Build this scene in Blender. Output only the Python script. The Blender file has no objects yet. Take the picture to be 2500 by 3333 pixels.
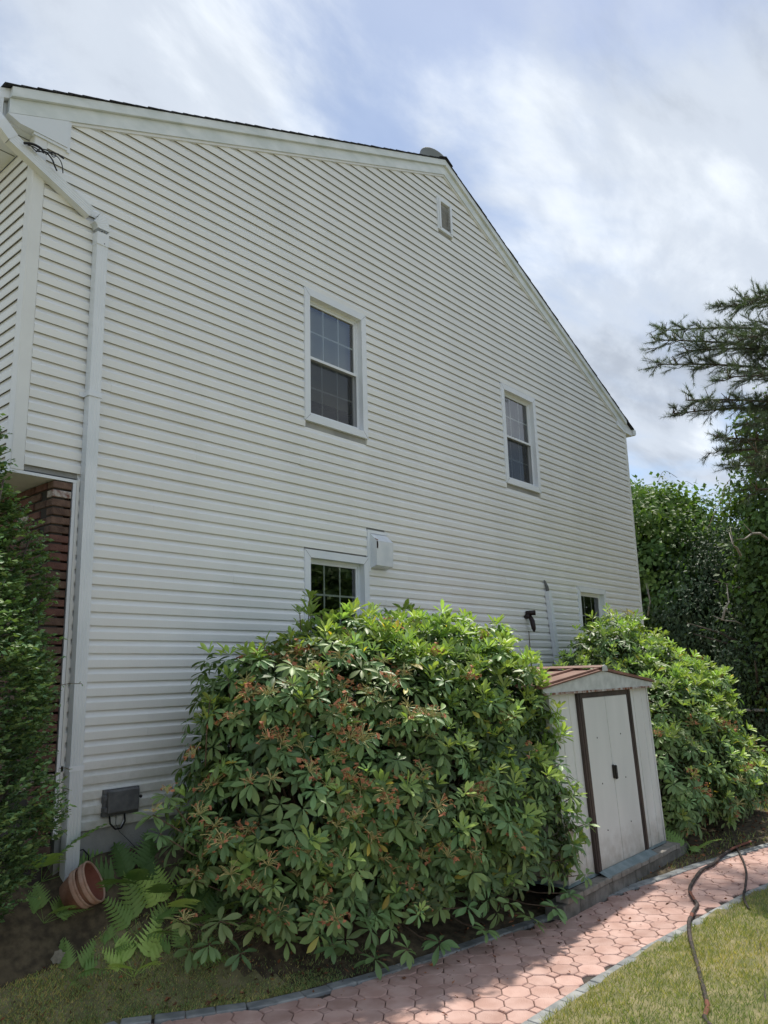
import bpy, math, random
import numpy as np
from mathutils import Vector, Matrix
R = random.Random(7)
NP = np.random.default_rng(11)
C = bpy.context.scene.collection
sc = bpy.context.scene
PI = math.pi
# ------------------------------------------------------------------ camera
EYE = Vector((0, 0, 2.15))
YAW, PITCH, ROLL, FPX = 0.8641634694, 0.2071116229, -0.0270097149, 2500.0
def cam_axes():
    cy, sy, cp, sp, cr, sr = math.cos(YAW), math.sin(YAW), math.cos(PITCH), math.sin(PITCH), math.cos(ROLL), math.sin(ROLL)
    F = Vector((sy*cp, cy*cp, sp)); Rt = Vector((cy, -sy, 0)); U = Rt.cross(F)
    return Rt*cr + U*sr, -Rt*sr + U*cr, F
RT, UP, FW = cam_axes()
cd = bpy.data.cameras.new('camera'); cam = bpy.data.objects.new('camera', cd); C.objects.link(cam)
cd.sensor_fit = 'VERTICAL'; cd.sensor_height = 24; cd.lens = 24*FPX/3333; cd.clip_end = 2000; cd.clip_start = .05
M = Matrix((( RT.x, UP.x, -FW.x, EYE.x), (RT.y, UP.y, -FW.y, EYE.y), (RT.z, UP.z, -FW.z, EYE.z), (0, 0, 0, 1)))
cam.matrix_world = M
sc.camera = cam
def at_y(px, py, Y):          # px,py in a 1659 wide view of the photograph -> point of the world at depth Y
    u, v = px*2500/1659 - 1250, py*3333/2212 - 1666.5
    d = FW*FPX + RT*u - UP*v
    return EYE + d*(Y/d.y)
def at_z(px, py, Z):
    u, v = px*2500/1659 - 1250, py*3333/2212 - 1666.5
    d = FW*FPX + RT*u - UP*v
    return EYE + d*((Z - EYE.z)/d.z)
# ------------------------------------------------------------------ light
SUN_AZ, SUN_EL = math.radians(15), math.radians(60)
w = bpy.data.worlds.new('World'); sc.world = w; w.use_nodes = True
nt = w.node_tree; nt.nodes.clear(); N = nt.nodes.new; L = nt.links.new
out = N('ShaderNodeOutputWorld')
sky = N('ShaderNodeTexSky'); sky.sky_type = 'NISHITA'; sky.sun_disc = False
sky.sun_elevation = SUN_EL; sky.sun_rotation = PI/2 - SUN_AZ; sky.air_density = 1.0; sky.dust_density = .4
bs = N('ShaderNodeBackground'); bs.inputs[1].default_value = .055; L(sky.outputs[0], bs.inputs[0])
tc = N('ShaderNodeTexCoord'); sep = N('ShaderNodeSeparateXYZ'); L(tc.outputs['Generated'], sep.inputs[0])
def mth(op, a, b=None, clamp=False):
    n = N('ShaderNodeMath'); n.operation = op; n.use_clamp = clamp
    for i, v in enumerate((a, b)):
        if v is None: continue
        if hasattr(v, 'links') or hasattr(v, 'node'): L(v, n.inputs[i])
        else: n.inputs[i].default_value = v
    return n.outputs[0]
den = mth('ADD', mth('ABSOLUTE', sep.outputs[2]), .28)
cx_, cy_ = mth('DIVIDE', sep.outputs[0], den), mth('DIVIDE', sep.outputs[1], den)
cmb = N('ShaderNodeCombineXYZ'); L(cx_, cmb.inputs[0]); L(cy_, cmb.inputs[1])
def noise(scale, det, rough, dist, off):
    mp = N('ShaderNodeMapping'); L(cmb.outputs[0], mp.inputs[0]); mp.inputs[1].default_value = off
    mp.inputs[2].default_value = (0, 0, .6); mp.inputs[3].default_value = (1.0, 1.7, 1)
    n = N('ShaderNodeTexNoise'); n.inputs['Scale'].default_value = scale; n.inputs['Detail'].default_value = det
    n.inputs['Roughness'].default_value = rough; n.inputs['Distortion'].default_value = dist
    L(mp.outputs[0], n.inputs['Vector']); return n.outputs[0]
def ramp(src, pts):
    r = N('ShaderNodeValToRGB'); L(src, r.inputs[0]); e = r.color_ramp.elements
    while len(e) < len(pts): e.new(.5)
    for k, (p, c) in enumerate(pts): e[k].position = p; e[k].color = (*c, 1) if len(c) == 3 else c
    r.color_ramp.interpolation = 'EASE'; return r.outputs[0]
n1 = noise(1.35, 10, .56, .4, (12.3, 4.8, 0)); n2 = noise(1.9, 9, .56, .3, (11.1, 1.9, 0))
fac = ramp(n1, [(.38, (.2,)*3), (.58, (1,)*3)])
ccol = ramp(n2, [(.36, (.195, .218, .255)), (.50, (.268, .295, .336)), (.64, (.365, .39, .42))])
bc = N('ShaderNodeBackground'); L(ccol, bc.inputs[0]); bc.inputs[1].default_value = 1.0
mx = N('ShaderNodeMixShader'); L(fac, mx.inputs[0]); L(bs.outputs[0], mx.inputs[1]); L(bc.outputs[0], mx.inputs[2])
L(mx.outputs[0], out.inputs[0])
sd = bpy.data.lights.new('sun', 'SUN'); sd.energy = 2.0; sd.angle = math.radians(1.6); sd.color = (1, .93, .83)
so = bpy.data.objects.new('sun', sd); C.objects.link(so)
SD = Vector((math.cos(SUN_EL)*math.cos(SUN_AZ), math.cos(SUN_EL)*math.sin(SUN_AZ), math.sin(SUN_EL)))
so.rotation_euler = SD.to_track_quat('Z', 'Y').to_euler(); so.location = (10, 10, 30)
sc.view_settings.view_transform = 'Standard'; sc.view_settings.look = 'None'
sc.view_settings.gamma = 1; sc.view_settings.use_curve_mapping = False; sc.view_settings.exposure = 1.38
sc.cycles.max_bounces = 6; sc.cycles.transparent_max_bounces = 8
# ------------------------------------------------------------------ materials
MATS = {}
def mat(name, col, rough=.6, var=.0, vscale=8, col2=None, bump=0, bscale=60, spec=.3, tint=False, objvar=0, trans=0, metal=0, stretch=(1, 1, 1), detail=6, dirt=None):
    if name in MATS: return MATS[name]
    m = bpy.data.materials.new(name); m.use_nodes = True; t = m.node_tree; b = t.nodes['Principled BSDF']
    b.inputs['Roughness'].default_value = rough; b.inputs['Specular IOR Level'].default_value = spec; b.inputs['Metallic'].default_value = metal
    new, lk = t.nodes.new, t.links.new
    g = new('ShaderNodeNewGeometry'); mp = new('ShaderNodeMapping'); lk(g.outputs['Position'], mp.inputs[0]); mp.inputs[3].default_value = stretch
    src = None
    if col2 is not None:
        n = new('ShaderNodeTexNoise'); n.inputs['Scale'].default_value = vscale; n.inputs['Detail'].default_value = detail; lk(mp.outputs[0], n.inputs['Vector'])
        r = new('ShaderNodeValToRGB'); lk(n.outputs[0], r.inputs[0])
        r.color_ramp.elements[0].position = .38; r.color_ramp.elements[1].position = .64
        r.color_ramp.elements[0].color = (*col, 1); r.color_ramp.elements[1].color = (*col2, 1); src = r.outputs[0]
    else:
        c = new('ShaderNodeRGB'); c.outputs[0].default_value = (*col, 1); src = c.outputs[0]
    def mul(s, f, amt):
        h = new('ShaderNodeMapRange'); lk(f, h.inputs[0]); h.inputs[3].default_value = 1-amt; h.inputs[4].default_value = 1+amt
        v = new('ShaderNodeVectorMath'); v.operation = 'SCALE'; lk(s, v.inputs[0]); lk(h.outputs[0], v.inputs['Scale']); return v.outputs[0]
    if dirt:       # splashed dirt: patchy, strongest near the foot of the surface
        z0_, z1_, dc_ = dirt; sp = new('ShaderNodeSeparateXYZ'); lk(g.outputs['Position'], sp.inputs[0])
        mr = new('ShaderNodeMapRange'); lk(sp.outputs[2], mr.inputs[0]); mr.inputs[1].default_value = z0_; mr.inputs[2].default_value = z1_; mr.inputs[3].default_value = 1; mr.inputs[4].default_value = 0
        n = new('ShaderNodeTexNoise'); n.inputs['Scale'].default_value = 7; n.inputs['Detail'].default_value = 9; n.inputs['Roughness'].default_value = .7; lk(g.outputs['Position'], n.inputs['Vector'])
        m1 = new('ShaderNodeMath'); m1.operation = 'MULTIPLY'; lk(mr.outputs[0], m1.inputs[0]); lk(n.outputs[0], m1.inputs[1])
        mr2 = new('ShaderNodeMapRange'); lk(m1.outputs[0], mr2.inputs[0]); mr2.inputs[1].default_value = .18; mr2.inputs[2].default_value = .6; mr2.inputs[4].default_value = .75
        mxn = new('ShaderNodeMix'); mxn.data_type = 'RGBA'; lk(mr2.outputs[0], mxn.inputs[0]); lk(src, mxn.inputs[6]); mxn.inputs[7].default_value = (*dc_, 1); src = mxn.outputs[2]
    if tint:
        a = new('ShaderNodeAttribute'); a.attribute_name = 'tint'
        v = new('ShaderNodeVectorMath'); v.operation = 'MULTIPLY'; lk(src, v.inputs[0]); lk(a.outputs['Color'], v.inputs[1]); src = v.outputs[0]
    if objvar:
        o = new('ShaderNodeObjectInfo'); src = mul(src, o.outputs['Random'], objvar)
    lk(src, b.inputs['Base Color'])
    if bump:
        n = new('ShaderNodeTexNoise'); n.inputs['Scale'].default_value = bscale; n.inputs['Detail'].default_value = 5; lk(mp.outputs[0], n.inputs['Vector'])
        bp = new('ShaderNodeBump'); bp.inputs['Strength'].default_value = bump; bp.inputs['Distance'].default_value = .01
        lk(n.outputs[0], bp.inputs['Height']); lk(bp.outputs[0], b.inputs['Normal'])
    if trans:
        tr = new('ShaderNodeBsdfTranslucent'); ms = new('ShaderNodeMixShader'); ms.inputs[0].default_value = trans
        v = new('ShaderNodeVectorMath'); v.operation = 'MULTIPLY'; lk(src, v.inputs[0]); v.inputs[1].default_value = (1.3, 1.5, .5); lk(v.outputs[0], tr.inputs[0])
        o = t.nodes['Material Output']; lk(b.outputs[0], ms.inputs[1]); lk(tr.outputs[0], ms.inputs[2]); lk(ms.outputs[0], o.inputs[0])
    MATS[name] = m; return m
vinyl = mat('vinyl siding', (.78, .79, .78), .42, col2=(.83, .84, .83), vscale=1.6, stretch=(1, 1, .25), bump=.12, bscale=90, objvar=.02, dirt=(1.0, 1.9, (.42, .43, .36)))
trimm = mat('white aluminium trim', (.72, .76, .80), .38, col2=(.77, .80, .84), vscale=2.5, bump=.04, bscale=20)
lip_shade = mat('siding lip shade', (.24, .225, .21), .9, col2=(.38, .36, .34), vscale=5, stretch=(1, 1, .2))  # brownish dark colour that paints the shadow line under each siding course
rakem = mat('weathered rake paint', (.64, .69, .69), .5, col2=(.76, .80, .81), vscale=3.5, stretch=(1, 1, 2), bump=.05, bscale=40)
postm = mat('vinyl corner post', (.72, .73, .715), .4, col2=(.76, .77, .755), vscale=3)
gutm = mat('downspout enamel', (.67, .71, .74), .3, col2=(.74, .77, .795), vscale=6, stretch=(1, 1, .4), bump=.03, bscale=30, spec=.5)
shin = mat('dark asphalt shingle', (.02, .022, .026), .95, col2=(.05, .05, .055), vscale=60, bump=.5, bscale=250)
concm = mat('foundation cement', (.27, .275, .27), .9, col2=(.38, .38, .365), vscale=3.2, bump=.5, bscale=50, dirt=(.6, 1.1, (.16, .17, .12)))
blockm = mat('concrete block', (.12, .115, .10), .95, col2=(.21, .20, .18), vscale=9, bump=.7, bscale=130, objvar=.12)
capm = mat('cap brick', (.20, .19, .165), .95, col2=(.30, .28, .25), vscale=12, bump=.6, bscale=130, objvar=.15)
kerbm = mat('kerb stone', (.20, .215, .22), .9, col2=(.32, .33, .32), vscale=9, bump=.5, bscale=140, objvar=.14)
pavm = mat('pink paver', (.45, .285, .24), .9, col2=(.56, .385, .335), vscale=5, bump=.6, bscale=150, objvar=.13)
sandm = mat('joint sand', (.05, .042, .036), 1, col2=(.09, .075, .065), vscale=30)
soil = mat('garden soil', (.06, .048, .032), 1, col2=(.13, .105, .065), vscale=14, bump=.9, bscale=40)
mulch = mat('mulch', (.10, .06, .04), 1, col2=(.2, .12, .08), vscale=9, bump=.9, bscale=30)
brickms = [mat('brick red', (.11, .055, .044), .9, col2=(.16, .08, .063), vscale=14, bump=.6, bscale=90, objvar=.22),
           mat('brick brown', (.10, .062, .048), .9, col2=(.155, .10, .075), vscale=16, bump=.6, bscale=90, objvar=.22),
           mat('brick white paint', (.2, .10, .08), .9, col2=(.52, .50, .47), vscale=22, bump=.6, bscale=90, objvar=.1)]
mort = mat('mortar', (.05, .045, .04), 1)
glassd = mat('dark room', (.02, .022, .022), .9)
blindm = mat('window blind', (.6, .63, .6), .8)
curtm = mat('grey curtain', (.20, .22, .23), .9)
muntm = mat('muntin', (.8, .83, .84), .5)
shedm = mat('shed enamel', (.60, .62, .60), .42, col2=(.68, .695, .675), vscale=2.2, stretch=(1, 1, .3), bump=.09, bscale=9, dirt=(.2, .75, (.26, .23, .18)))
shedg = mat('weathered shed gable', (.42, .45, .43), .6, col2=(.55, .58, .56), vscale=9, bump=.1)
shedf = mat('brown door frame', (.035, .028, .027), .5, col2=(.07, .052, .046), vscale=8, stretch=(1, 1, .3), bump=.1)
shedr = mat('brown roof steel', (.17, .085, .062), .5, col2=(.25, .14, .105), vscale=5, bump=.1)
rust = mat('rusty rim', (.17, .065, .03), .9, col2=(.45, .45, .42), vscale=16)
sillm = mat('blue grey ramp', (.16, .21, .22), .5, col2=(.24, .29, .30), vscale=9)
slatm = mat('dusty vent slat', (.30, .28, .25), .8, col2=(.44, .42, .39), vscale=20)
black = mat('black plastic', (.012, .012, .013), .4)
blackr = mat('black cable', (.015, .015, .016), .55)
greyp = mat('grey utility plastic', (.10, .105, .11), .55, col2=(.15, .155, .16), vscale=14, bump=.2)
hoodm = mat('white enamel hood', (.62, .66, .70), .4, col2=(.72, .75, .78), vscale=7)
brownm = mat('dark brown metal', (.02, .011, .012), .35)
dishm = mat('satellite dish grey', (.20, .215, .21), .5)
terra = mat('terracotta', (.20, .095, .06), .9, col2=(.30, .17, .115), vscale=9, bump=.35, bscale=80)
terrai = mat('terracotta inside', (.20, .075, .05), .95, col2=(.25, .10, .07), vscale=10, bump=.2)
terrar = mat('terracotta rim', (.36, .22, .16), .9, col2=(.44, .31, .24), vscale=14, bump=.35, bscale=80)
stonem = mat('mossy boulder', (.07, .065, .05), 1, col2=(.21, .195, .15), vscale=16, bump=1, bscale=45)
lichm = mat('pale lichen', (.20, .19, .15), 1, col2=(.27, .26, .21), vscale=40, bump=.5, bscale=120)
barkm = mat('grey bark', (.06, .048, .04), 1, col2=(.13, .11, .09), vscale=14, bump=.8, bscale=60)
stemm = mat('stem brown', (.09, .06, .04), .9, col2=(.16, .12, .085), vscale=30)
hosem = mat('old black hose', (.02, .018, .017), .75, col2=(.075, .055, .05), vscale=18, bump=.4, bscale=200)
hoser = mat('reddish hose wear', (.16, .06, .04), .8)
leaf_d = mat('rhododendron mature leaf', (.15, .235, .085), .48, tint=True, spec=.36, trans=.15)
leaf_y = mat('rhododendron young leaf', (.36, .48, .15), .46, tint=True, spec=.3, trans=.25)
spent = mat('spent flower brown', (.42, .175, .09), .8, tint=True)
pedic = mat('flower stalk yellow green', (.52, .48, .22), .7, tint=True)
fernm = mat('fern green', (.22, .34, .11), .55, tint=True, trans=.25)
yewm = mat('small evergreen leaf', (.14, .23, .085), .5, tint=True, spec=.35, trans=.15)
vinem = mat('vine leaf', (.12, .195, .06), .6, tint=True, spec=.2, trans=.25)
hemm = mat('hemlock green', (.055, .09, .045), .6, tint=True, trans=.1)
pinem = mat('pine needles', (.14, .185, .125), .55, tint=True, trans=.1)
grassm = mat('lawn grass', (.28, .31, .13), .65, tint=True, trans=.25)
turfm = mat('turf soil', (.15, .15, .07), 1, col2=(.25, .22, .12), vscale=8, bump=.9, bscale=50)
deadm = mat('dead leaf', (.20, .09, .05), .9, tint=True)
deadw = mat('dead grey wood', (.22, .20, .17), 1, col2=(.36, .33, .29), vscale=10)
chrome = mat('galvanised tube', (.55, .52, .52), .4)
yellow = mat('yellow plastic', (.65, .48, .04), .5)
tyre = mat('tyre rubber', (.025, .024, .023), .85)
teal = mat('teal clamp', (.05, .3, .3), .5)
def glass_mat(name, tr, refl):
    m = bpy.data.materials.new(name); m.use_nodes = True; t = m.node_tree; t.nodes.clear(); new, lk = t.nodes.new, t.links.new
    o = new('ShaderNodeOutputMaterial'); a = new('ShaderNodeBsdfTransparent'); a.inputs[0].default_value = (*tr, 1)
    g = new('ShaderNodeBsdfGlossy'); g.inputs['Roughness'].default_value = .015; g.inputs[0].default_value = (*refl, 1)
    f = new('ShaderNodeFresnel'); f.inputs[0].default_value = 2.2
    nz = new('ShaderNodeTexNoise'); nz.inputs['Scale'].default_value = 2.2; bp = new('ShaderNodeBump'); bp.inputs['Strength'].default_value = .05
    lk(nz.outputs[0], bp.inputs['Height']); lk(bp.outputs[0], g.inputs['Normal'])
    x = new('ShaderNodeMixShader'); lk(f.outputs[0], x.inputs[0]); lk(a.outputs[0], x.inputs[1]); lk(g.outputs[0], x.inputs[2]); lk(x.outputs[0], o.inputs[0]); return m
glassm = glass_mat('window glass', (.85, .9, .88), (1, 1, 1))
def screen_mat():
    m = bpy.data.materials.new('insect screen'); m.use_nodes = True; t = m.node_tree; t.nodes.clear(); new, lk = t.nodes.new, t.links.new
    o = new('ShaderNodeOutputMaterial'); a = new('ShaderNodeBsdfTransparent'); g = new('ShaderNodeBsdfDiffuse'); g.inputs[0].default_value = (.035, .037, .04, 1)
    x = new('ShaderNodeMixShader'); x.inputs[0].default_value = .42; lk(a.outputs[0], x.inputs[1]); lk(g.outputs[0], x.inputs[2]); lk(x.outputs[0], o.inputs[0]); return m
screenm = screen_mat()
# ------------------------------------------------------------------ mesh helpers
class MB:
    def __init__(s): s.v = []; s.f = []; s.m = []; s.mats = []; s.sm = []
    def mi(s, m):
        if m not in s.mats: s.mats.append(m)
        return s.mats.index(m)
    def add(s, vs, fs, m, smooth=False):
        o = len(s.v); s.v += [tuple(p) for p in vs]; k = s.mi(m)
        for f in fs: s.f.append([i+o for i in f]); s.m.append(k); s.sm.append(smooth)
        return s
    def box(s, x0, x1, y0, y1, z0, z1, m):
        v = [(x, y, z) for x in (x0, x1) for y in (y0, y1) for z in (z0, z1)]
        return s.add(v, [(0, 1, 3, 2), (4, 6, 7, 5), (0, 4, 5, 1), (2, 3, 7, 6), (0, 2, 6, 4), (1, 5, 7, 3)], m)
    def bbox(s, x0, x1, y0, y1, z0, z1, m, b=.004):      # box with a bevelled top rim and front rim (chamfered hull)
        x = [x0, x0+b, x1-b, x1]; y = [y0, y0+b, y1-b, y1]; z = [z0, z0+b, z1-b, z1]
        # chamfered box: 24 verts
        V = []; 
        for sx, sy, sz in [(a, c, d) for a in (0, 1) for c in (0, 1) for d in (0, 1)]:
            X0, X1 = (x[0], x[1]) if not sx else (x[3], x[2]); Y0, Y1 = (y[0], y[1]) if not sy else (y[3], y[2]); Z0, Z1 = (z[0], z[1]) if not sz else (z[3], z[2])
            V += [(X0, Y1, Z1), (X1, Y0, Z1), (X1, Y1, Z0)]
        I = lambda sx, sy, sz, k: ((sx*2+sy)*2+sz)*3+k
        F = []
        F += [(I(0,0,0,0), I(0,0,1,0), I(0,1,1,0), I(0,1,0,0)), (I(1,0,0,0), I(1,1,0,0), I(1,1,1,0), I(1,0,1,0))]
        F += [(I(0,0,0,1), I(1,0,0,1), I(1,0,1,1), I(0,0,1,1)), (I(0,1,0,1), I(0,1,1,1), I(1,1,1,1), I(1,1,0,1))]
        F += [(I(0,0,0,2), I(0,1,0,2), I(1,1,0,2), I(1,0,0,2)), (I(0,0,1,2), I(1,0,1,2), I(1,1,1,2), I(0,1,1,2))]
        for a in (0, 1):
            for c in (0, 1):
                F.append((I(a,c,0,0), I(a,c,1,0), I(a,c,1,1), I(a,c,0,1)))
                F.append((I(a,0,c,0), I(a,1,c,0), I(a,1,c,2), I(a,0,c,2)))
                F.append((I(0,a,c,1), I(1,a,c,1), I(1,a,c,2), I(0,a,c,2)))
                for d in (0, 1): F.append((I(a,c,d,0), I(a,c,d,1), I(a,c,d,2)))
        return s.add(V, F, m)
    def tube(s, pts, r, m, n=8, smooth=True, caps=True):
        pts = [Vector(p) for p in pts]; rs = r if isinstance(r, (list, tuple)) else [r]*len(pts)
        V = []; F = []; prev = None
        for i, p in enumerate(pts):
            d = (pts[min(i+1, len(pts)-1)]-pts[max(i-1, 0)])
            if d.length < 1e-9: d = Vector((0, 0, 1))
            d.normalize()
            if prev is None: a = d.orthogonal().normalized()
            else:
                a = prev - d*prev.dot(d)
                a = a.normalized() if a.length > 1e-6 else d.orthogonal().normalized()
            prev = a; b = d.cross(a)
            for k in range(n):
                t = 2*PI*k/n; V.append(p + (a*math.cos(t)+b*math.sin(t))*rs[i])
        for i in range(len(pts)-1):
            for k in range(n):
                F.append((i*n+k, i*n+(k+1) % n, (i+1)*n+(k+1) % n, (i+1)*n+k))
        if caps: F += [tuple(reversed(range(n))), tuple(range((len(pts)-1)*n, len(pts)*n))]
        return s.add(V, F, m, smooth)
    def prism(s, poly, axis, a0, a1, m):       # poly: list of 2D points, extruded along axis 'x'|'y'|'z'
        n = len(poly)
        def P(p, a): return {'x': (a, p[0], p[1]), 'y': (p[0], a, p[1]), 'z': (p[0], p[1], a)}[axis]
        V = [P(p, a0) for p in poly]+[P(p, a1) for p in poly]
        F = [tuple(range(n)), tuple(reversed(range(n, 2*n)))]+[(i, i+n, (i+1) % n+n, (i+1) % n) for i in range(n)]
        return s.add(V, F, m)
    def lathe(s, prof, m, n=28, M4=None, smooth=True):
        V = []; F = []
        for r, z in prof:
            for k in range(n):
                p = Vector((r*math.cos(2*PI*k/n), r*math.sin(2*PI*k/n), z)); V.append(M4 @ p if M4 else p)
        for i in range(len(prof)-1):
            for k in range(n): F.append((i*n+k, i*n+(k+1) % n, (i+1)*n+(k+1) % n, (i+1)*n+k))
        return s.add(V, F, m, smooth)
    def mesh(s, name):
        me = bpy.data.meshes.new(name); me.from_pydata(s.v, [], s.f)
        for m in s.mats: me.materials.append(m)
        me.polygons.foreach_set('material_index', s.m); me.polygons.foreach_set('use_smooth', s.sm); me.update(); return me
    def build(s, name, parent=None, **k): return put(name, s.mesh(name), parent, **k)
def put(name, me, parent=None, loc=None, rot=None, mat4=None, label=None, cat=None, group=None, kind=None):
    o = bpy.data.objects.new(name, me); C.objects.link(o)
    if parent is not None: o.parent = parent
    if mat4 is not None: o.matrix_local = mat4
    if loc is not None: o.location = loc
    if rot is not None: o.rotation_euler = rot
    tag(o, label, cat, group, kind); return o
def tag(o, label=None, cat=None, group=None, kind=None):
    if label: o['label'] = label
    if cat: o['category'] = cat
    if group: o['group'] = group
    if kind: o['kind'] = kind
    return o
def thing(name, label, cat, loc=(0, 0, 0), group=None): return put(name, None, loc=loc, label=label, cat=cat, group=group)
def wput(name, me, parent, base, **k):     # child whose mesh is in world coordinates under an Empty at base
    return put(name, me, parent, loc=(-base[0], -base[1], -base[2]), **k)
def cloud_groups(name, groups, parent=None, base=(0, 0, 0), smooth=True, **k):
    """many copies of little templates joined in one mesh (numpy); group = (template, faces, pos, rot, scale, tint, material)"""
    VV, LL, TT, CC, MI_, ofs = [], [], [], [], [], 0
    me = bpy.data.meshes.new(name); mlist = []
    for tmpl, faces, pos, rot, scl, tint, material in groups:
        if not len(pos): continue
        if material not in mlist: mlist.append(material); me.materials.append(material)
        tmpl = np.asarray(tmpl, dtype=np.float64); n = len(pos); kv = len(tmpl); scl = np.asarray(scl)
        if scl.ndim == 1: scl = scl[:, None]
        v = np.einsum('nij,nkj->nki', rot, tmpl[None, :, :]*scl[:, None, :])+np.asarray(pos)[:, None, :]
        VV.append(v.reshape(-1, 3)); flat = np.concatenate([np.array(f) for f in faces])
        LL.append((flat[None, :]+(np.arange(n)*kv)[:, None]).reshape(-1)+ofs); TT.append(np.tile(np.array([len(f) for f in faces]), n)); MI_.append(np.full(n*len(faces), mlist.index(material)))
        t = np.ones((n, 4)); t[:, :3] = tint; CC.append(np.repeat(t, kv, axis=0)); ofs += n*kv
    v, loops, tot, colr, mi = map(np.concatenate, (VV, LL, TT, CC, MI_)); start = np.concatenate([[0], np.cumsum(tot)[:-1]])
    me.vertices.add(len(v)); me.vertices.foreach_set('co', v.astype(np.float32).ravel())
    me.loops.add(len(loops)); me.loops.foreach_set('vertex_index', loops.astype(np.int32))
    me.polygons.add(len(tot)); me.polygons.foreach_set('loop_start', start.astype(np.int32)); me.polygons.foreach_set('loop_total', tot.astype(np.int32))
    me.polygons.foreach_set('use_smooth', np.full(len(tot), smooth)); me.polygons.foreach_set('material_index', mi.astype(np.int32))
    me.update(calc_edges=True)
    at = me.attributes.new('tint', 'FLOAT_COLOR', 'POINT'); at.data.foreach_set('color', colr.astype(np.float32).ravel())
    return wput(name, me, parent, base, **k) if parent is not None else put(name, me, **k)
def cloud(name, tmpl, faces, pos, rot, scl, tint, material, parent=None, base=(0, 0, 0), smooth=True, **k):
    return cloud_groups(name, [(tmpl, faces, pos, rot, scl, tint, material)], parent, base, smooth, **k)
def tint_mesh(me, col):
    at = me.attributes.new('tint', 'FLOAT_COLOR', 'POINT'); at.data.foreach_set('color', list((*col, 1))*len(me.vertices)); return me
def frames(d, up=None, roll=None):
    """rotation matrices whose y axis is d, z axis near up"""
    d = d/np.linalg.norm(d, axis=1, keepdims=True)
    if up is None: up = np.tile([0, 0, 1.], (len(d), 1))
    x = np.cross(d, up); ln = np.linalg.norm(x, axis=1, keepdims=True); bad = ln[:, 0] < 1e-4; x[bad] = [1, 0, 0]; ln[bad] = 1; x = x/ln
    z = np.cross(x, d)
    if roll is not None:
        c, s = np.cos(roll)[:, None], np.sin(roll)[:, None]; x, z = x*c+z*s, z*c-x*s
    return np.stack([x, d, z], axis=2)
def rtint(n, lo=.7, hi=1.25, hue=.12, rng=NP):
    b = rng.uniform(lo, hi, n)[:, None]; h = rng.uniform(-hue, hue, n)[:, None]
    return np.concatenate([b*(1+h), b, b*(1-h)], 1)
def sstep(t): t = max(0, min(1, t)); return t*t*(3-2*t)
def interp(x, pts):
    if x <= pts[0][0]: a, b = pts[0], pts[1]
    elif x >= pts[-1][0]: a, b = pts[-2], pts[-1]
    else:
        for a, b in zip(pts, pts[1:]):
            if a[0] <= x <= b[0]: break
    return a[1]+(b[1]-a[1])*(x-a[0])/(b[0]-a[0])
# ------------------------------------------------------------------ ground
KL = [(1.2, 4.95), (2.5, 5.02), (3.01, 4.96), (3.35, 4.714), (3.547, 4.595), (3.739, 4.46), (3.932, 4.378), (4.109, 4.311), (4.319, 4.247), (4.6, 4.17), (5.2, 4.04), (6.2, 3.88), (7.309, 3.715), (7.779, 3.634), (8.257, 3.529), (8.723, 3.452), (9.295, 3.342), (10.582, 3.02), (12, 2.5), (14, 1.5), (16, .2)]
KR = [(1.0, 2.9), (4.55, 2.866), (6.256, 2.80), (8.129, 2.627), (9.3, 2.44), (10.6, 2.08), (12, 1.45), (14, .3), (16, -1.1)]
kl = lambda x: interp(x, KL); kr = lambda x: interp(x, KR)
def ground_z(x, y):
    far = -.72*sstep((x-11.2)/7.0)
    d = y-kl(x)
    if d > 0:
        amp = .13+.66*(1-sstep((x-4.4)/3.2)); return far+.012+amp*sstep(d/1.38) if x < 15 else far+.03
    if y > kr(x)-.02: return far-.05
    return far+.012+.03*sstep((kr(x)-y)/.5)
def ground_part(name, x0, x1, y0, y1, step, m):
    nx, ny = int((x1-x0)/step)+1, int((y1-y0)/step)+1
    V = []; F = []
    for i in range(nx):
        for j in range(ny):
            x, y = x0+(x1-x0)*i/(nx-1), y0+(y1-y0)*j/(ny-1); V.append((x, y, ground_z(x, y)+.006*math.sin(x*9+y*5)*math.cos(y*11)))
    for i in range(nx-1):
        for j in range(ny-1): a = i*ny+j; F.append((a, a+ny, a+ny+1, a+1))
    return V, F
g = MB(); V, F = ground_part('g', -3, 18.9, -2.5, 6.7, .1, turfm)
mats_idx = []
g.add(V, F, turfm, True)
SI = g.mi(soil); MI = g.mi(mulch)
for k, f in enumerate(g.f):
    x = sum(g.v[i][0] for i in f)/4; y = sum(g.v[i][1] for i in f)/4
    if y > kl(x)-.05 and x < 14.5 and not (x+(y-4.6)*.7 < 3.95 and y < 5.45): g.m[k] = SI
    if 13.6 < x < 16.6 and 3.3+.2*math.sin(x*3) < y < 5.6: g.m[k] = MI
# outer skirt of the yard reaching far away, butted against the detailed sheet
def quad(x0, x1, y0, y1, z0, z1): g.add([(x0, y0, z0), (x1, y0, z1), (x1, y1, z1), (x0, y1, z0)], [(0, 1, 2, 3)], turfm)
quad(18.9, 300, -2.5, 6.7, -.705, -1.2)
gv = [ground_z(-3+21.9*i/219, -2.5) for i in range(220)]
V = []; F = []
for i in range(220):
    x = -3+21.9*i/219; V += [(x, -2.5, gv[i]+.006*math.sin(x*9-12.5)*math.cos(-27.5)), (x*1.0, -300, gv[i]-.3)]
for i in range(219): F.append((2*i, 2*i+1, 2*i+3, 2*i+2))
g.add(V, F, turfm)
quad(18.9, 300, -300, -2.5, -.705, -1.2)
quad(18.9, 300, 6.7, 300, -.705, -1.2); quad(-3, 18.9, 6.7, 300, -.05, -.7); quad(-300, -3, -300, 300, 0, .03)
g.build('ground', kind='structure')
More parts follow.
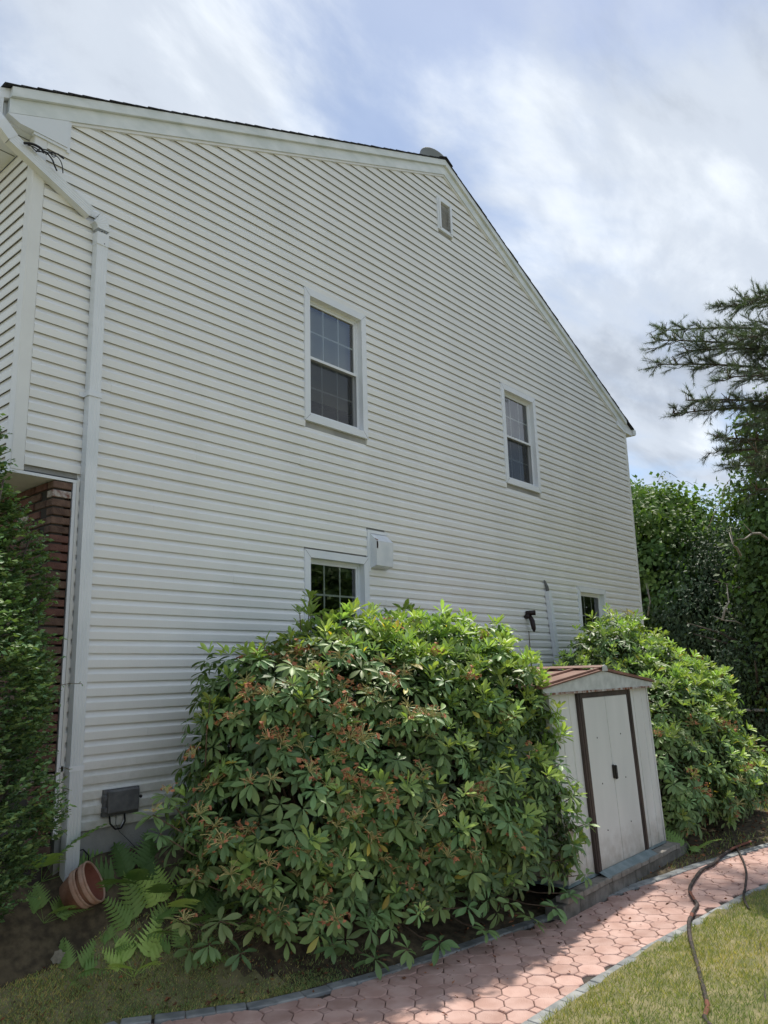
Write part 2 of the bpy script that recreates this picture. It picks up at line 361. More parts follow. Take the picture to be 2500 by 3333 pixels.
# ------------------------------------------------------------------ path
path = put('path', None, kind='structure')
b = MB(); V = []; F = []; xs = [1.0+.2*i for i in range(75)]
for x in xs:
    z = -.72*sstep((x-11.2)/7.0)-.014; V += [(x, kr(x)-.04, z), (x, kl(x)+.04, z)]
for i in range(len(xs)-1): F.append((2*i, 2*i+2, 2*i+3, 2*i+1))
b.add(V, F, sandm); b.build('sand_bed', path)
P = .196; c = P*.25; gp = .0028
def poly_paver(pts, name):
    n = len(pts); cx = sum(p[0] for p in pts)/n; cy = sum(p[1] for p in pts)/n
    def sc_(f, z): return [(cx+(p[0]-cx)*f, cy+(p[1]-cy)*f, z) for p in pts]
    r = max(math.hypot(*p) for p in pts)
    m = MB(); m.add(sc_(1, -.03)+sc_(1, -.0055)+sc_(1-.006/r, 0), [tuple(range(2*n, 3*n))]+[(i, (i+1) % n, (i+1) % n+n, i+n) for i in range(n)]+[(i+n, (i+1) % n+n, (i+1) % n+2*n, i+2*n) for i in range(n)], pavm)
    return m.mesh(name)
h = P/2-gp; cc = c+gp*.4
octo = [(-h+cc, -h), (h-cc, -h), (h, -h+cc), (h, h-cc), (h-cc, h), (-h+cc, h), (-h, h-cc), (-h, -h+cc)]
q = c-gp*1.3; squ = [(0, -q), (q, 0), (0, q), (-q, 0)]
ome, sme = poly_paver(octo, 'octagonal_paver'), poly_paver(squ, 'square_paver')
ang = math.radians(-53); ua = Vector((math.cos(ang), math.sin(ang))); va = Vector((-ua.y, ua.x))
og = Vector((4.207, 3.824)); cand = [[], []]
for i in range(-90, 90):
    for j in range(-90, 90):
        for k in (0, 1):
            p = og+ua*P*(i+.5*k)+va*P*(j+.5*k)
            if 1.3 < p.x < 15.5 and kr(p.x)+.0 < p.y < kl(p.x)-.06: cand[k].append(p)
rest = MB()
for k, me in ((0, ome), (1, sme)):
    def vis(p):
        d = Vector((p.x, p.y, 0))-EYE; z = d.dot(FW); u = d.dot(RT)/z*FPX; v = -d.dot(UP)/z*FPX
        return (0 if (abs(u) < 1330 and v < 1760) else 1000)+d.length
    cand[k].sort(key=vis)
    for i, p in enumerate(cand[k]):
        z = -.72*sstep((p.x-11.2)/7.0)+R.uniform(-.003, .003)
        rx, ry = R.gauss(0, .012), R.gauss(0, .012)
        if i < 300: put(me.name, me, path, loc=(p.x, p.y, z), rot=(rx, ry, ang+R.gauss(0, .008)))
        else:
            m4 = Matrix.Translation((p.x, p.y, z)) @ Matrix.Rotation(ang, 4, 'Z')
            rest.add([m4 @ v.co for v in me.vertices], [list(f.vertices) for f in me.polygons], pavm)
if rest.v: rest.build('far_pavers', path, kind='stuff')
def kerb(fn, side, x0, x1, ln, wd):
    x = x0; k = 0
    while x < x1:
        dx = .05; sl = (fn(x+dx)-fn(x-dx))/(2*dx); l = ln*R.uniform(.97, 1.03); th = math.atan(sl)
        xc = x+l/2*math.cos(th); z = -.72*sstep((xc-11.2)/7.0)
        m = MB(); m.bbox(-l/2+.0025, l/2-.0025, -wd/2, wd/2, -.08, .012+R.uniform(-.002, .003), kerbm, .006)
        o = m.build('kerb_stone', path, loc=(xc, fn(xc)-side*wd/2, z), rot=(0, 0, math.atan((fn(xc+.05)-fn(xc-.05))/.1)))
        x += l*math.cos(th)
kerb(kl, 1, 2.2, 13.2, .2, .10); kerb(kr, 1, 3.6, 13.0, .2, .105)
# ------------------------------------------------------------------ house
WY = 6.0175; CS = .1143; Z0 = 1.0018
XL, XR = 2.63, 14.64; XB = 3.085; ZO = 3.80; RX, RZ = 8.62, 9.80
SLL, SLR = .432, .453
def roof_z(x, drop=0): return (RZ-(RX-x)*SLL if x < RX else RZ-(x-RX)*SLR)-drop
house = thing('house', 'big pale house gable wall in horizontal vinyl siding with a brick front corner', 'house', (3, 6, 0))
HB = (3, 6, 0)
def hb(m, name, parent=house, **k): return wput(name, m.mesh(name), parent, HB, **k)
PROF = [(.006, .013), (-.0170, 0), (-.0185, .003), (-.0225, .061), (-.0208, .067), (-.008, .082), (-.001, .098), (.0, .1143+.004), (.004, .1143+.004)]
WIN = [(5.695, 6.755, 4.963, 6.591, 'top'), (9.93, 10.99, 4.963, 6.588, 'top'), (5.678, 6.715, 1.86, 3.494, 'low'), (12.02, 13.10, 1.88, 3.51, 'low')]
VENT = (8.43, 8.80, 8.68, 9.10)
HOLES = [(a, b_, c_, d) for a, b_, c_, d, _ in WIN]+[(VENT[0], VENT[1], 8.60, 9.14), (6.70, 7.06, 3.33, 3.82)]
def plank(x0, x1, z, m=vinyl, off=0):
    mm = MB(); n = len(PROF)
    segs = max(1, int((x1-x0)/1.4)); xs_ = [x0+(x1-x0)*i/segs for i in range(segs+1)]
    V = [];F = []
    for x in xs_:
        w_ = R.gauss(0, .0009)-off
        V += [(x-HB[0], WY+p[0]+w_-HB[1], z+p[1]+w_-HB[2]) for p in PROF]
    for i in range(segs):
        for k in range(n-1): F.append((i*n+k, (i+1)*n+k, (i+1)*n+k+1, i*n+k+1))
    F += [tuple(range(n)), tuple(reversed(range(segs*n, segs*n+n)))]
    mm.add(V, F, m); gi = mm.mi(lip_shade)
    for q_ in range(segs): mm.m[q_*(n-1)] = gi  # underside face carries the painted shadow line
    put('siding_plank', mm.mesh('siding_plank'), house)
nC = int((RZ-Z0)/CS)
for k in range(nC):
    z = Z0+k*CS; zm = z+.055
    if z+CS > roof_z(RX, .18): continue
    zt = z+.10
    left = XB if z < ZO-.03 else XL; right = XR
    zt2 = z+.02
    xl = RX-(RZ-.16-zt2)/SLL; xr = RX+(RZ-.16-zt2)/SLR
    left = max(left, xl); right = min(right, xr)
    if z > 6.76: left = max(left, 2.79 if z < 7.05 else left)
    segs = [(left, right)]
    for a, b_, c_, d in HOLES:
        if c_-.03 < z+.07 and z+.03 < d+.0:
            new = []
            for s0, s1 in segs:
                if a > s0 and b_ < s1: new += [(s0, a+.012), (b_-.012, s1)]
                else: new.append((s0, s1))
            segs = new
    for s0, s1 in segs:
        if s1-s0 < .03: continue
        jt = [j_ for j_ in (3.4+((k//2)*1.37) % 3.66+3.66*q_ for q_ in range(-1, 4)) if s0+.3 < j_ < s1-.3]
        ed = [s0]+jt+[s1]
        for q_ in range(len(ed)-1): plank(ed[q_]-(.02 if q_ else 0), ed[q_+1], z, off=.0016*(q_ % 2))
# wall core with real window openings, floor and back rooms
def wall_rects(m, x0, x1, z0, z1, y0, y1, holes, mt):
    xs_ = sorted({x0, x1, *[min(max(h_[i], x0), x1) for h_ in holes for i in (0, 1)]}); zs_ = sorted({z0, z1, *[min(max(h_[i], z0), z1) for h_ in holes for i in (2, 3)]})
    for a, b_ in zip(xs_, xs_[1:]):
        for c_, d in zip(zs_, zs_[1:]):
            xm, zm = (a+b_)/2, (c_+d)/2
            if any(h_[0] < xm < h_[1] and h_[2] < zm < h_[3] for h_ in holes): continue
            m.box(a, b_, y0, y1, c_, d, mt)
core = MB(); IN = .078
holes = [(a+IN, b_-IN, c_+IN, d-IN) for a, b_, c_, d, _ in WIN]
wall_rects(core, XB, XR+.04, 1.0, 6.7, WY+.006, WY+.10, holes, concm)
core.prism([(XL, 6.7), (XR+.04, 6.7), (XR+.04, 6.78), (RX, RZ-.09), (XL, RZ-.09-(RX-XL)*SLL)], 'y', WY+.006, WY+.10, concm)
core.box(XL, XB, WY+.006, WY+.1, ZO+.02, 6.7, concm)
core.box(XB, XR, WY+.1, 13.9, 3.75, 3.9, glassd)
core.box(XB, XR, 13.9, 14.0, -.3, 6.7, concm); core.box(XR-.1, XR+.04, WY+.1, 14, -.3, 6.75, concm)
core.box(2.98, XB, WY+.1, 14, -.3, ZO, mort); core.box(XB, XR, WY+3.0, WY+3.1, 1, 6.7, glassd)
core.box(XL-.03, XL+.03, WY+.1, 14, ZO+.02, 6.78, concm); core.box(XL, XR, WY+.1, 14, 6.68, 6.76, glassd)
hb(core, 'wall_core')
f = MB(); f.box(XB-.01, XR+.03, WY+.008, WY+.3, -.6, 1.006, concm); hb(f, 'foundation')
# windows -------------------------------------------------------
def window(x0, x1, z0, z1, kind):
    t = .085; d = .0
    w0 = MB(); yo, yi = WY-.034, WY+.004
    # mitred casing
    o = [(x0, z0), (x1, z0), (x1, z1), (x0, z1)]; i_ = [(x0+t, z0+t), (x1-t, z0+t), (x1-t, z1-t), (x0+t, z1-t)]
    for k in range(4):
        a, b_, c_, e = o[k], o[(k+1) % 4], i_[(k+1) % 4], i_[k]
        gx = .0012
        def sh(p, qd): return p
        w0.add([(a[0], yo, a[1]), (b_[0], yo, b_[1]), (c_[0], yo, c_[1]), (e[0], yo, e[1]), (a[0], yi, a[1]), (b_[0], yi, b_[1]), (c_[0], WY+.075, c_[1]), (e[0], WY+.075, e[1])],
               [(0, 1, 2, 3), (0, 4, 5, 1), (3, 2, 6, 7)], trimm)
        dv = Vector((e[0]-a[0], 0, e[1]-a[1])).normalized(); pr = Vector((-dv.z, 0, dv.x))*.0016
        A = Vector((a[0], yo-.0006, a[1])); E_ = Vector((e[0], yo-.0006, e[1]))
        w0.add([A-pr, A+pr, E_+pr, E_-pr], [(0, 1, 2, 3)], greyp)
    win = wput('window', w0.mesh('window'), house, HB)
    a0, a1, b0, b1 = x0+t, x1-t, z0+t, z1-t; zm = (b0+b1)/2
    fr = MB(); fw = .028; yf0, yf1 = WY+.045, WY+.095
    fr.box(a0, a0+fw, yf0, yf1, b0, b1, trimm); fr.box(a1-fw, a1, yf0, yf1, b0, b1, trimm)
    fr.box(a0+fw, a1-fw, yf0, yf1, b1-fw, b1, trimm); fr.box(a0+fw, a1-fw, yf0-.02, yf1, b0, b0+fw*1.3, trimm)
    fr.box(a0+fw+.002, a1-fw-.002, yf0-.012, yf0-.002, b0+fw*1.3, b0+fw*1.3+.012, muntm)
    wput('frame', fr.mesh('frame'), win, (0, 0, 0))
    def sash(z_0, z_1, y, nm, scr):
        s = MB(); sw = .026; A0, A1 = a0+fw+.001, a1-fw-.001
        s.box(A0, A0+sw, y, y+.03, z_0, z_1, trimm); s.box(A1-sw, A1, y, y+.03, z_0, z_1, trimm)
        s.box(A0+sw, A1-sw, y, y+.03, z_1-sw, z_1, trimm); s.box(A0+sw, A1-sw, y, y+.03, z_0, z_0+sw, trimm)
        wput(nm, s.mesh(nm), win, (0, 0, 0))
        gx0, gx1, gz0, gz1 = A0+sw, A1-sw, z_0+sw, z_1-sw
        mu = MB()
        for q_ in (1, 2): xx = gx0+(gx1-gx0)*q_/3; mu.box(xx-.010, xx+.010, y+.019, y+.025, gz0, gz1, muntm)
        zz = (gz0+gz1)/2; mu.box(gx0, gx1, y+.0185, y+.0255, zz-.010, zz+.010, muntm)
        wput('muntin_grid', mu.mesh('muntin_grid'), win, (0, 0, 0))
        p = MB(); p.add([(gx0, y+.015, gz0), (gx1, y+.015, gz0), (gx1, y+.015, gz1), (gx0, y+.015, gz1)], [(0, 1, 2, 3)], glassm); wput('pane', p.mesh('pane'), win, (0, 0, 0))
        if scr:
            p = MB(); p.add([(A0, yf0+.004, z_0), (A1, yf0+.004, z_0), (A1, yf0+.004, z_1), (A0, yf0+.004, z_1)], [(0, 1, 2, 3)], screenm); wput('insect_screen', p.mesh('insect_screen'), win, (0, 0, 0))
    sash(zm-.012, b1-fw, yf0+.008, 'upper_sash', False); sash(b0+fw*1.3, zm+.012, yf0+.034, 'lower_sash', True)
    ml = MB(); ml.box(a0+fw, a1-fw, yf0-.006, yf0+.007, zm-.016, zm+.016, trimm); wput('meeting_rail', ml.mesh('meeting_rail'), win, (0, 0, 0))
    return win, a0, a1, b0, b1
for wi, (x0, x1, z0, z1, kd) in enumerate(WIN):
    win, a0, a1, b0, b1 = window(x0, x1, z0, z1, kd)
    bl = MB(); yb = WY+.17
    if wi == 0:      # slatted blind behind the whole window
        z = b1-.03
        while z > b0+.28: bl.add([(a0, yb, z), (a1, yb, z), (a1, yb+.02, z-.022), (a0, yb+.02, z-.022)], [(0, 1, 2, 3)], blindm); z -= .024
        wput('blind', bl.mesh('blind'), win, (0, 0, 0))
    elif wi == 1:
        for s0, s1 in ((a0, a0+.22), (a1-.42, a1)):
            V = []; F = []; n = 24
            for i in range(n+1):
                x = s0+(s1-s0)*i/n; y = yb+.02*math.sin(i*1.5); V += [(x, y, b0), (x, y, b1)]
            for i in range(n): F.append((2*i, 2*i+2, 2*i+3, 2*i+1))
            bl.add(V, F, curtm)
        z = b1-.05
        while z > zm if False else z > (b0+b1)/2+.05: bl.add([(a0+.22, yb+.03, z), (a1-.42, yb+.03, z), (a1-.42, yb+.05, z-.024), (a0+.22, yb+.05, z-.024)], [(0, 1, 2, 3)], curtm); z -= .026
        wput('curtain', bl.mesh('curtain'), win, (0, 0, 0))
    elif wi == 2:    # sheer curtain drawn to the left as a diagonal sweep
        V = []; F = []; n = 22
        for i in range(n+1):
            t = i/n; zz = b1-(b1-b0)*t; wd = .14+.34*max(0, (t-.3))/.7*1.3
            for j in range(7): V.append((a0+wd*j/6, yb+.012*math.sin(j*2.2+i*.4), zz))
        for i in range(n):
            for j in range(6): F.append((i*7+j, i*7+j+1, (i+1)*7+j+1, (i+1)*7+j))
        bl.add(V, F, curtm); wput('curtain', bl.mesh('curtain'), win, (0, 0, 0))
    else:
        bl.add([(a0+.3, yb+.1, b0), (a0+.42, yb+.1, b0), (a0+.42, yb+.1, b1), (a0+.3, yb+.1, b1)], [(0, 1, 2, 3)], curtm); wput('curtain', bl.mesh('curtain'), win, (0, 0, 0))
# gable vent ----------------------------------------------------
v = MB(); x0, x1, z0, z1 = VENT[0], VENT[1], 8.60, 9.14
for (a, b_, c_, d) in ((x0, x0+.05, z0, z1), (x1-.05, x1, z0, z1), (x0+.05, x1-.05, z0, z0+.05), (x0+.05, x1-.05, z1-.05, z1)): v.box(a, b_, WY-.036, WY+.01, c_, d, trimm)
for (a, b_, c_, d) in ((x0+.03, x0+.065, z0+.03, z1-.03), (x1-.065, x1-.03, z0+.03, z1-.03)): v.box(a, b_, WY-.05, WY-.037, c_, d, trimm)
v.box(x0+.05, x1-.05, WY+.012, WY+.02, z0+.05, z1-.05, black)
gv_ = hb(v, 'gable_vent')
z = z0+.075
while z < z1-.07:
    s = MB(); s.add([(x0+.052, WY-.03, z-.012), (x1-.052, WY-.03, z-.012), (x1-.052, WY-.018, z+.000), (x0+.052, WY-.018, z+.000), (x0+.052, WY-.03, z-.006), (x1-.052, WY-.03, z-.006), (x1-.052, WY-.018, z+.006), (x0+.052, WY-.018, z+.006)],
                   [(0, 1, 2, 3), (4, 7, 6, 5), (0, 4, 5, 1)], slatm); wput('slat', s.mesh('slat'), gv_, (0, 0, 0)); z += .05
# rake boards ---------------------------------------------------
def rake(name, d0, d1, y0, y1, m, x0=2.28, x1=14.66):
    for a, b_, nm in ((x0, RX, name), (RX, x1, name)):
        k = MB(); k.prism([(a, roof_z(a, d1)), (b_, roof_z(b_, d1)), (b_, roof_z(b_, d0)), (a, roof_z(a, d0))], 'y', y0, y1, m); hb(k, nm)
rake('rake_cap', -.02, .072, WY-.085, WY-.04, rakem); rake('rake_board', .074, .215, WY-.05, WY+.0, rakem); rake('rake_channel', .216, .245, WY-.036, WY-.005, postm, 2.82, 14.4)
k = MB(); k.prism([(2.27, roof_z(2.27, .217)), (2.38, 6.80), (2.795, 6.80), (2.795, roof_z(2.795, .217))], 'y', WY-.048, WY+.02, trimm); hb(k, 'eave_return')
k = MB(); k.box(2.797, 2.822, WY-.04, WY-.004, 6.76, 7.08, trimm); k.box(2.50, 2.797, WY-.04, WY-.004, 6.775, 6.798, trimm); hb(k, 'return_trim')
k = MB(); k.prism([(2.26, 6.812), (2.70, 6.812), (2.70, roof_z(2.70, .08)), (2.26, roof_z(2.26, .08))], 'y', WY+.021, WY+.10, trimm); hb(k, 'gable_filler')
k = MB(); k.prism([(14.28, roof_z(14.28, .216)), (14.28, 6.90), (14.60, 6.82), (15.0, 6.82), (14.95, 6.93)], 'y', WY-.046, WY+.02, trimm); hb(k, 'eave_return')
# roof and shingles
rf = MB()
for a, b_ in ((2.18, RX), (RX, 15.0)):
    rf.prism([(a, roof_z(a, .07)), (b_, roof_z(b_, .07)), (b_, roof_z(b_, -.022)), (a, roof_z(a, -.022))], 'y', WY-.038, 14.3, trimm)
roof = hb(rf, 'roof')
def shingle_run(sgn, x_end):
    sl = SLL if sgn < 0 else SLR; th = math.atan(sl); n = int(abs(x_end-RX)/math.cos(th)/.145)
    m = MB(); m.box(-.09, .095, WY-.10, 14.3, 0, .008, shin); me = m.mesh('shingle_course')
    for i in range(n):
        s_ = (i+.5)*.145; x = RX+sgn*s_*math.cos(th); zz = roof_z(x, -.024)
        tilt = sgn*(th-.05)
        mm = MB(); seg = 14.3-(WY-.1)
        j = R.uniform(-.005, .005)
        put('shingle_course', me, roof, mat4=Matrix.Translation((x, j, zz+.004)) @ Matrix.Rotation(tilt, 4, 'Y'))
shingle_run(-1, 2.16); shingle_run(1, 15.05)
k = MB(); k.prism([(RX-.16, roof_z(RX-.16, -.045)), (RX, RZ+.05), (RX+.16, roof_z(RX+.16, -.045)), (RX+.16, roof_z(RX+.16, -.058)), (RX, RZ+.066), (RX-.16, roof_z(RX-.16, -.058))], 'y', WY-.11, 14.3, shin); wput('ridge_cap', k.mesh('ridge_cap'), roof, (0, 0, 0))
# corner posts, starter strips, brick J channel
k = MB(); k.bbox(2.52, 2.63, WY-.024, WY+.09, ZO, 6.80, postm, .008); hb(k, 'corner_post')
k = MB(); k.bbox(XR-.01, XR+.07, WY-.024, WY+.09, .98, 6.86, postm, .008); hb(k, 'corner_post')
k = MB(); k.box(XB-.012, XB+.01, WY-.026, WY+.004, .98, ZO-.004, postm); k.box(3.045, XB-.013, WY-.018, WY+.004, .98, ZO-.004, trimm); hb(k, 'vertical_channel')
k = MB(); k.box(2.50, 3.085, WY-.02, 14, ZO-.022, ZO+.002, trimm); hb(k, 'overhang_soffit')
# front wall over the brick: planks facing -X
fr_prof = PROF
for kk in range(26):
    z = ZO+.012+kk*CS
    m = MB(); V = []
    for y in (WY+.095, 14): V += [(2.545+p[0]-HB[0], y-HB[1], z+p[1]) for p in PROF]
    n = len(PROF); m.add(V, [(k_, k_+1, n+k_+1, n+k_) for k_ in range(n-1)]+[tuple(range(n))], vinyl); m.m[0] = m.mi(lip_shade); put('siding_plank', m.mesh('siding_plank'), house)
# soffit & gutter of the front eave
k = MB(); k.box(2.19, 2.54, WY+.022, 14, 6.795, 6.81, trimm)
for i in range(26): k.box(2.20, 2.53, WY+.1+i*.3, WY+.106+i*.3, 6.79, 6.7945, greyp)
hb(k, 'soffit')
k = MB(); gp_ = [(2.185, 6.835), (2.11, 6.835), (2.085, 6.86), (2.075, 6.905), (2.05, 6.93), (2.05, 6.965), (2.185, 6.965)]
k.prism(gp_, 'y', WY-.09, 14, trimm); hb(k, 'gutter')
k = MB(); k.prism([(2.19, 6.81), (2.19, 6.99), (2.235, 7.01), (2.235, 6.81)], 'y', WY-.035, 14, trimm); hb(k, 'fascia')
k = MB(); k.prism([(14.98, 6.84), (15.06, 6.84), (15.10, 6.88), (15.10, 6.96), (14.98, 6.96)], 'y', WY-.08, 14, trimm); hb(k, 'gutter')
# brick veneer: short return beside the channel and the front face
rb = MB(); rb.bbox(-.078, .078, -.055, .055, -.0285, .0285, brickms[0], .004); bm_side = rb.mesh('brick')
fb = [];
for bmat in brickms:
    x_ = MB(); x_.bbox(-.05, .05, -.098, .098, -.0285, .0285, bmat, .004); fb.append(x_.mesh('brick'))
sb = []
for bmat in brickms:
    x_ = MB(); x_.bbox(-.08, .08, -.05, .05, -.0285, .0285, bmat, .004); sb.append(x_.mesh('brick'))
for r in range(40):
    z = ZO-.06-r*.0745
    k_ = R.choices((0, 1, 2), (.52, .43, .05))[0]
    if r == 1: k_ = 2
    put('brick', sb[k_], house, loc=(2.955+R.uniform(-.004, .004)-3, WY+.035-6+R.uniform(-.003, .003), z))
    if r < 33:
        for c_ in range(7):
            y = WY+.195+c_*.205+(.1 if r % 2 else 0); k_ = R.choices((0, 1, 2), (.5, .46, .04))[0]
            put('brick', fb[k_], house, loc=(2.925+R.uniform(-.004, .004)-3, y-6, z))
k = MB(); k.box(2.89, 2.984, WY+.0, 14, .4, ZO-.024, mort); hb(k, 'mortar_bed')
# downspout
ds = MB()
def rect_sweep(m, pts, w_, d_, mt, ribs=True):
    """corrugated rectangular pipe; pts in the plane y=const"""
    pts = [Vector(p) for p in pts]
    sec = []
    if ribs:
        nr = 9
        for i in range(nr+1):
            u = -w_/2+w_*i/nr; sec.append((u, -d_/2+(.003 if i % 2 and 0 < i < nr else 0)))
    else: sec += [(-w_/2, -d_/2), (w_/2, -d_/2)]
    sec += [(w_/2, d_/2), (-w_/2, d_/2)]
    n = len(sec); V = []; F = []
    for i, p in enumerate(pts):
        d = (pts[min(i+1, len(pts)-1)]-pts[max(i-1, 0)]).normalized()
        s_ = Vector((-d.z, 0, d.x)) if abs(d.y) < .9 else Vector((1, 0, 0))
        s_ = s_ if s_.length > .01 else Vector((1, 0, 0)); s_.normalize()
        if s_.x < 0: s_ = -s_
        for u, vv in sec: V.append(p+s_*u+Vector((0, 1, 0))*vv)
    for i in range(len(pts)-1):
        for k in range(n): F.append((i*n+k, i*n+(k+1) % n, (i+1)*n+(k+1) % n, (i+1)*n+k))
    F += [tuple(range(n)), tuple(reversed(range((len(pts)-1)*n, len(pts)*n)))]
    m.add(V, F, mt)
yd = WY-.062; tilt0 = (3.137, 6.02)
rect_sweep(ds, [(3.145, yd, 6.03), (3.150, yd, 4.56), (3.158, yd, 3.1), (3.163, yd, 1.47)], .105, .078, gutm)
rect_sweep(ds, [(3.163, yd-.003, 1.50), (3.168, yd-.003, .58)], .112, .084, gutm)
rect_sweep(ds, [(2.30, yd, 6.60), (3.03, yd, 6.25)], .10, .078, gutm)
dsp = hb(ds, 'downspout')
el = MB(); ctr = Vector((3.03, yd, 6.135)); th0 = math.radians(61); pts = []
for i in range(15):
    t = i/14; a = th0*(1-t); rr = .117
    p = Vector((3.028+.117*math.cos(a), yd, 6.105+.117*math.sin(a)+.02)); pts.append(p)
V = []; F = []
for i, p in enumerate(pts):
    a = th0*(1-i/14); s_ = Vector((math.cos(a), 0, math.sin(a))); k = 1.0+(.12 if i % 2 else 0)
    for u, vv in ((-.054, -.041), (.054*1.1, -.041), (.054*1.1, .041), (-.054, .041)): V.append(p+s_*u*k+Vector((0, vv*(1.04 if i % 2 else 1), 0)))
for i in range(len(pts)-1):
    for k in range(4): F.append((i*4+k, i*4+(k+1) % 4, (i+1)*4+(k+1) % 4, (i+1)*4+k))
el.add(V, F, gutm); wput('elbow', el.mesh('elbow'), dsp, (0, 0, 0))
el = MB(); rect_sweep(el, [(3.145, yd-.002, 6.09), (3.146, yd-.002, 5.97)], .112, .084, gutm, False); wput('collar', el.mesh('collar'), dsp, (0, 0, 0))
el = MB(); rect_sweep(el, [(2.11, WY+.02, 6.87), (2.13, WY-.02, 6.80), (2.20, yd, 6.70), (2.31, yd, 6.60)], .105, .083, gutm, False); wput('elbow', el.mesh('elbow'), dsp, (0, 0, 0))
for zz, xx in ((4.56, 3.150), (1.49, 3.163)):
    el = MB(); el.box(xx-.058, xx+.058, yd-.046, yd-.042, zz-.02, zz+.02, trimm); el.box(xx-.062, xx-.058, yd-.046, WY-.02, zz-.02, zz+.02, trimm); el.box(xx+.058, xx+.062, yd-.046, WY-.02, zz-.02, zz+.02, trimm)
    el.box(xx-.10, xx-.062, WY-.026, WY-.02, zz-.02, zz+.02, trimm); wput('strap', el.mesh('strap'), dsp, (0, 0, 0))
for (xx, zz) in ((3.16, 5.99), (3.13, 6.10)):
    el = MB(); el.tube([(xx, yd-.046, zz), (xx, yd-.04, zz)], .005, black, 8); wput('screw', el.mesh('screw'), dsp, (0, 0, 0))
# ------------------------------------------------------------------ fixtures on the wall
t = thing('vent_hood', 'dented white metal vent hood with a rusty torn edge, right above the lower left window', 'vent', (6.92, WY, 3.35))
B_ = (6.92, WY, 3.35)
m = MB(); zt, zb = 3.79, 3.37; xa, xb = 6.745, 7.045
m.prism([(WY-.02, zb), (WY-.125, zb+.03), (WY-.135, zt-.10), (WY-.03, zt)], 'x', xa, xb, hoodm)
wput('hood', m.mesh('hood'), t, B_)
m = MB(); m.box(xa-.045, xa, WY-.036, WY-.0, 3.33, 3.83, trimm); m.box(xa, xb+.02, WY-.036, WY-.0, zt+.003, 3.83, trimm); wput('flange', m.mesh('flange'), t, B_)
m = MB(); m.add([(xa-.001, WY-.1, zt-.06), (xa+.03, WY-.132, zt-.085), (xa+.025, WY-.138, zt-.16), (xa+.012, WY-.138, zt-.2), (xa-.002, WY-.135, zt-.11)], [(0, 1, 2, 3, 4)], rust)
m.box(xa-.002, xa+.02, WY-.1375, WY-.135, zt-.19, zt-.105, brownm); wput('rust_patch', m.mesh('rust_patch'), t, B_)
m = MB(); pT, pB = Vector((10.93, WY-.055, 3.36)), Vector((11.20, WY-.055, 1.3)); dd = (pB-pT).normalized(); s_ = Vector((dd.z, 0, -dd.x))
for (oa, ob, ya, yb_) in ((-.05, .05, -.035, .03),):
    V = [p+s_*o_+Vector((0, y_, 0)) for p in (pT, pB) for o_ in (oa, ob) for y_ in (ya, yb_)]; m.add(V, [(0, 1, 3, 2), (4, 6, 7, 5), (0, 4, 5, 1), (2, 3, 7, 6), (0, 2, 6, 4), (1, 5, 7, 3)], trimm)
t = thing('wall_pipe', 'white rectangular pipe leaning on the siding between the bushes and the lower right window', 'pipe', tuple(pB)); wput('channel', m.mesh('channel'), t, tuple(pB))
m = MB(); m.tube([pT+Vector((-.01, 0, -.02)), pT+Vector((-.02, 0, .06)), pT+Vector((-.045, .02, .15)), pT+Vector((-.06, .02, .17))], [.03, .026, .018, .006], greyp, 7); wput('broken_end', m.mesh('broken_end'), t, tuple(pB))
t = thing('floodlight', 'small dark brown round fixture on the siding left of the white pipe', 'light', (10.29, WY, 2.88)); B_ = (10.29, WY, 2.88)
m = MB(); m.tube([(10.25, WY-.02, 2.93), (10.25, WY-.09, 2.93)], .035, brownm, 14); m.tube([(10.28, WY-.07, 2.95), (10.27, WY-.12, 2.86), (10.265, WY-.14, 2.75), (10.265, WY-.145, 2.70)], [.030, .038, .034, .012], brownm, 14); wput('lamp_head', m.mesh('lamp_head'), t, B_)
m = MB(); m.tube([(10.25, WY-.03, 2.985), (10.31, WY-.16, 2.985)], [.032, .04], brownm, 14); wput('cap', m.mesh('cap'), t, B_)
m = MB(); m.tube([(10.27, WY-.05, 2.72), (10.29, WY-.04, 2.5), (10.31, WY-.03, 1.8)], .006, stemm, 6); wput('cable', m.mesh('cable'), t, B_)
# grey utility box
t = thing('utility_box', 'grey plastic utility box with looped black cables low on the siding by the downspout', 'utility box', (3.6, WY, 1.19)); B_ = (3.6, WY, 1.19)
m = MB(); m.bbox(3.455, 3.735, WY-.095, WY-.02, 1.105, 1.285, greyp, .012); wput('lid', m.mesh('lid'), t, B_)
m = MB(); m.box(3.435, 3.75, WY-.055, WY-.012, 1.085, 1.29, greyp)
for zz in (1.14, 1.23): m.bbox(3.425, 3.454, WY-.08, WY-.03, zz-.02, zz+.02, greyp, .005)
m.tube([(3.755, WY-.06, 1.21), (3.77, WY-.06, 1.2)], .012, black, 8); wput('back_plate', m.mesh('back_plate'), t, B_)
m = MB(); m.tube([(3.49, WY-.05, 1.09), (3.49, WY-.07, 1.03), (3.53, WY-.08, .985), (3.58, WY-.08, .985), (3.62, WY-.07, 1.03), (3.625, WY-.05, 1.09)], .0075, black, 8); wput('cable', m.mesh('cable'), t, B_)
m = MB(); m.tube([(3.55, WY-.05, 1.09), (3.545, WY-.06, 1.02), (3.6, WY-.03, .95), (3.68, WY-.02, .88), (3.78, WY-.015, .78), (3.9, WY-.01, .7)], .003, greyp, 5); m.tube([(3.64, WY-.05, 1.08), (3.60, WY-.06, 1.01), (3.59, WY-.05, .985)], .004, hoodm, 5); wput('thin_wire', m.mesh('thin_wire'), t, B_)
t = thing('outlet_box', 'small white outlet cover on the siding half hidden by the left bush leaves', 'outlet', (4.17, WY, 1.26)); B_ = (4.17, WY, 1.26)
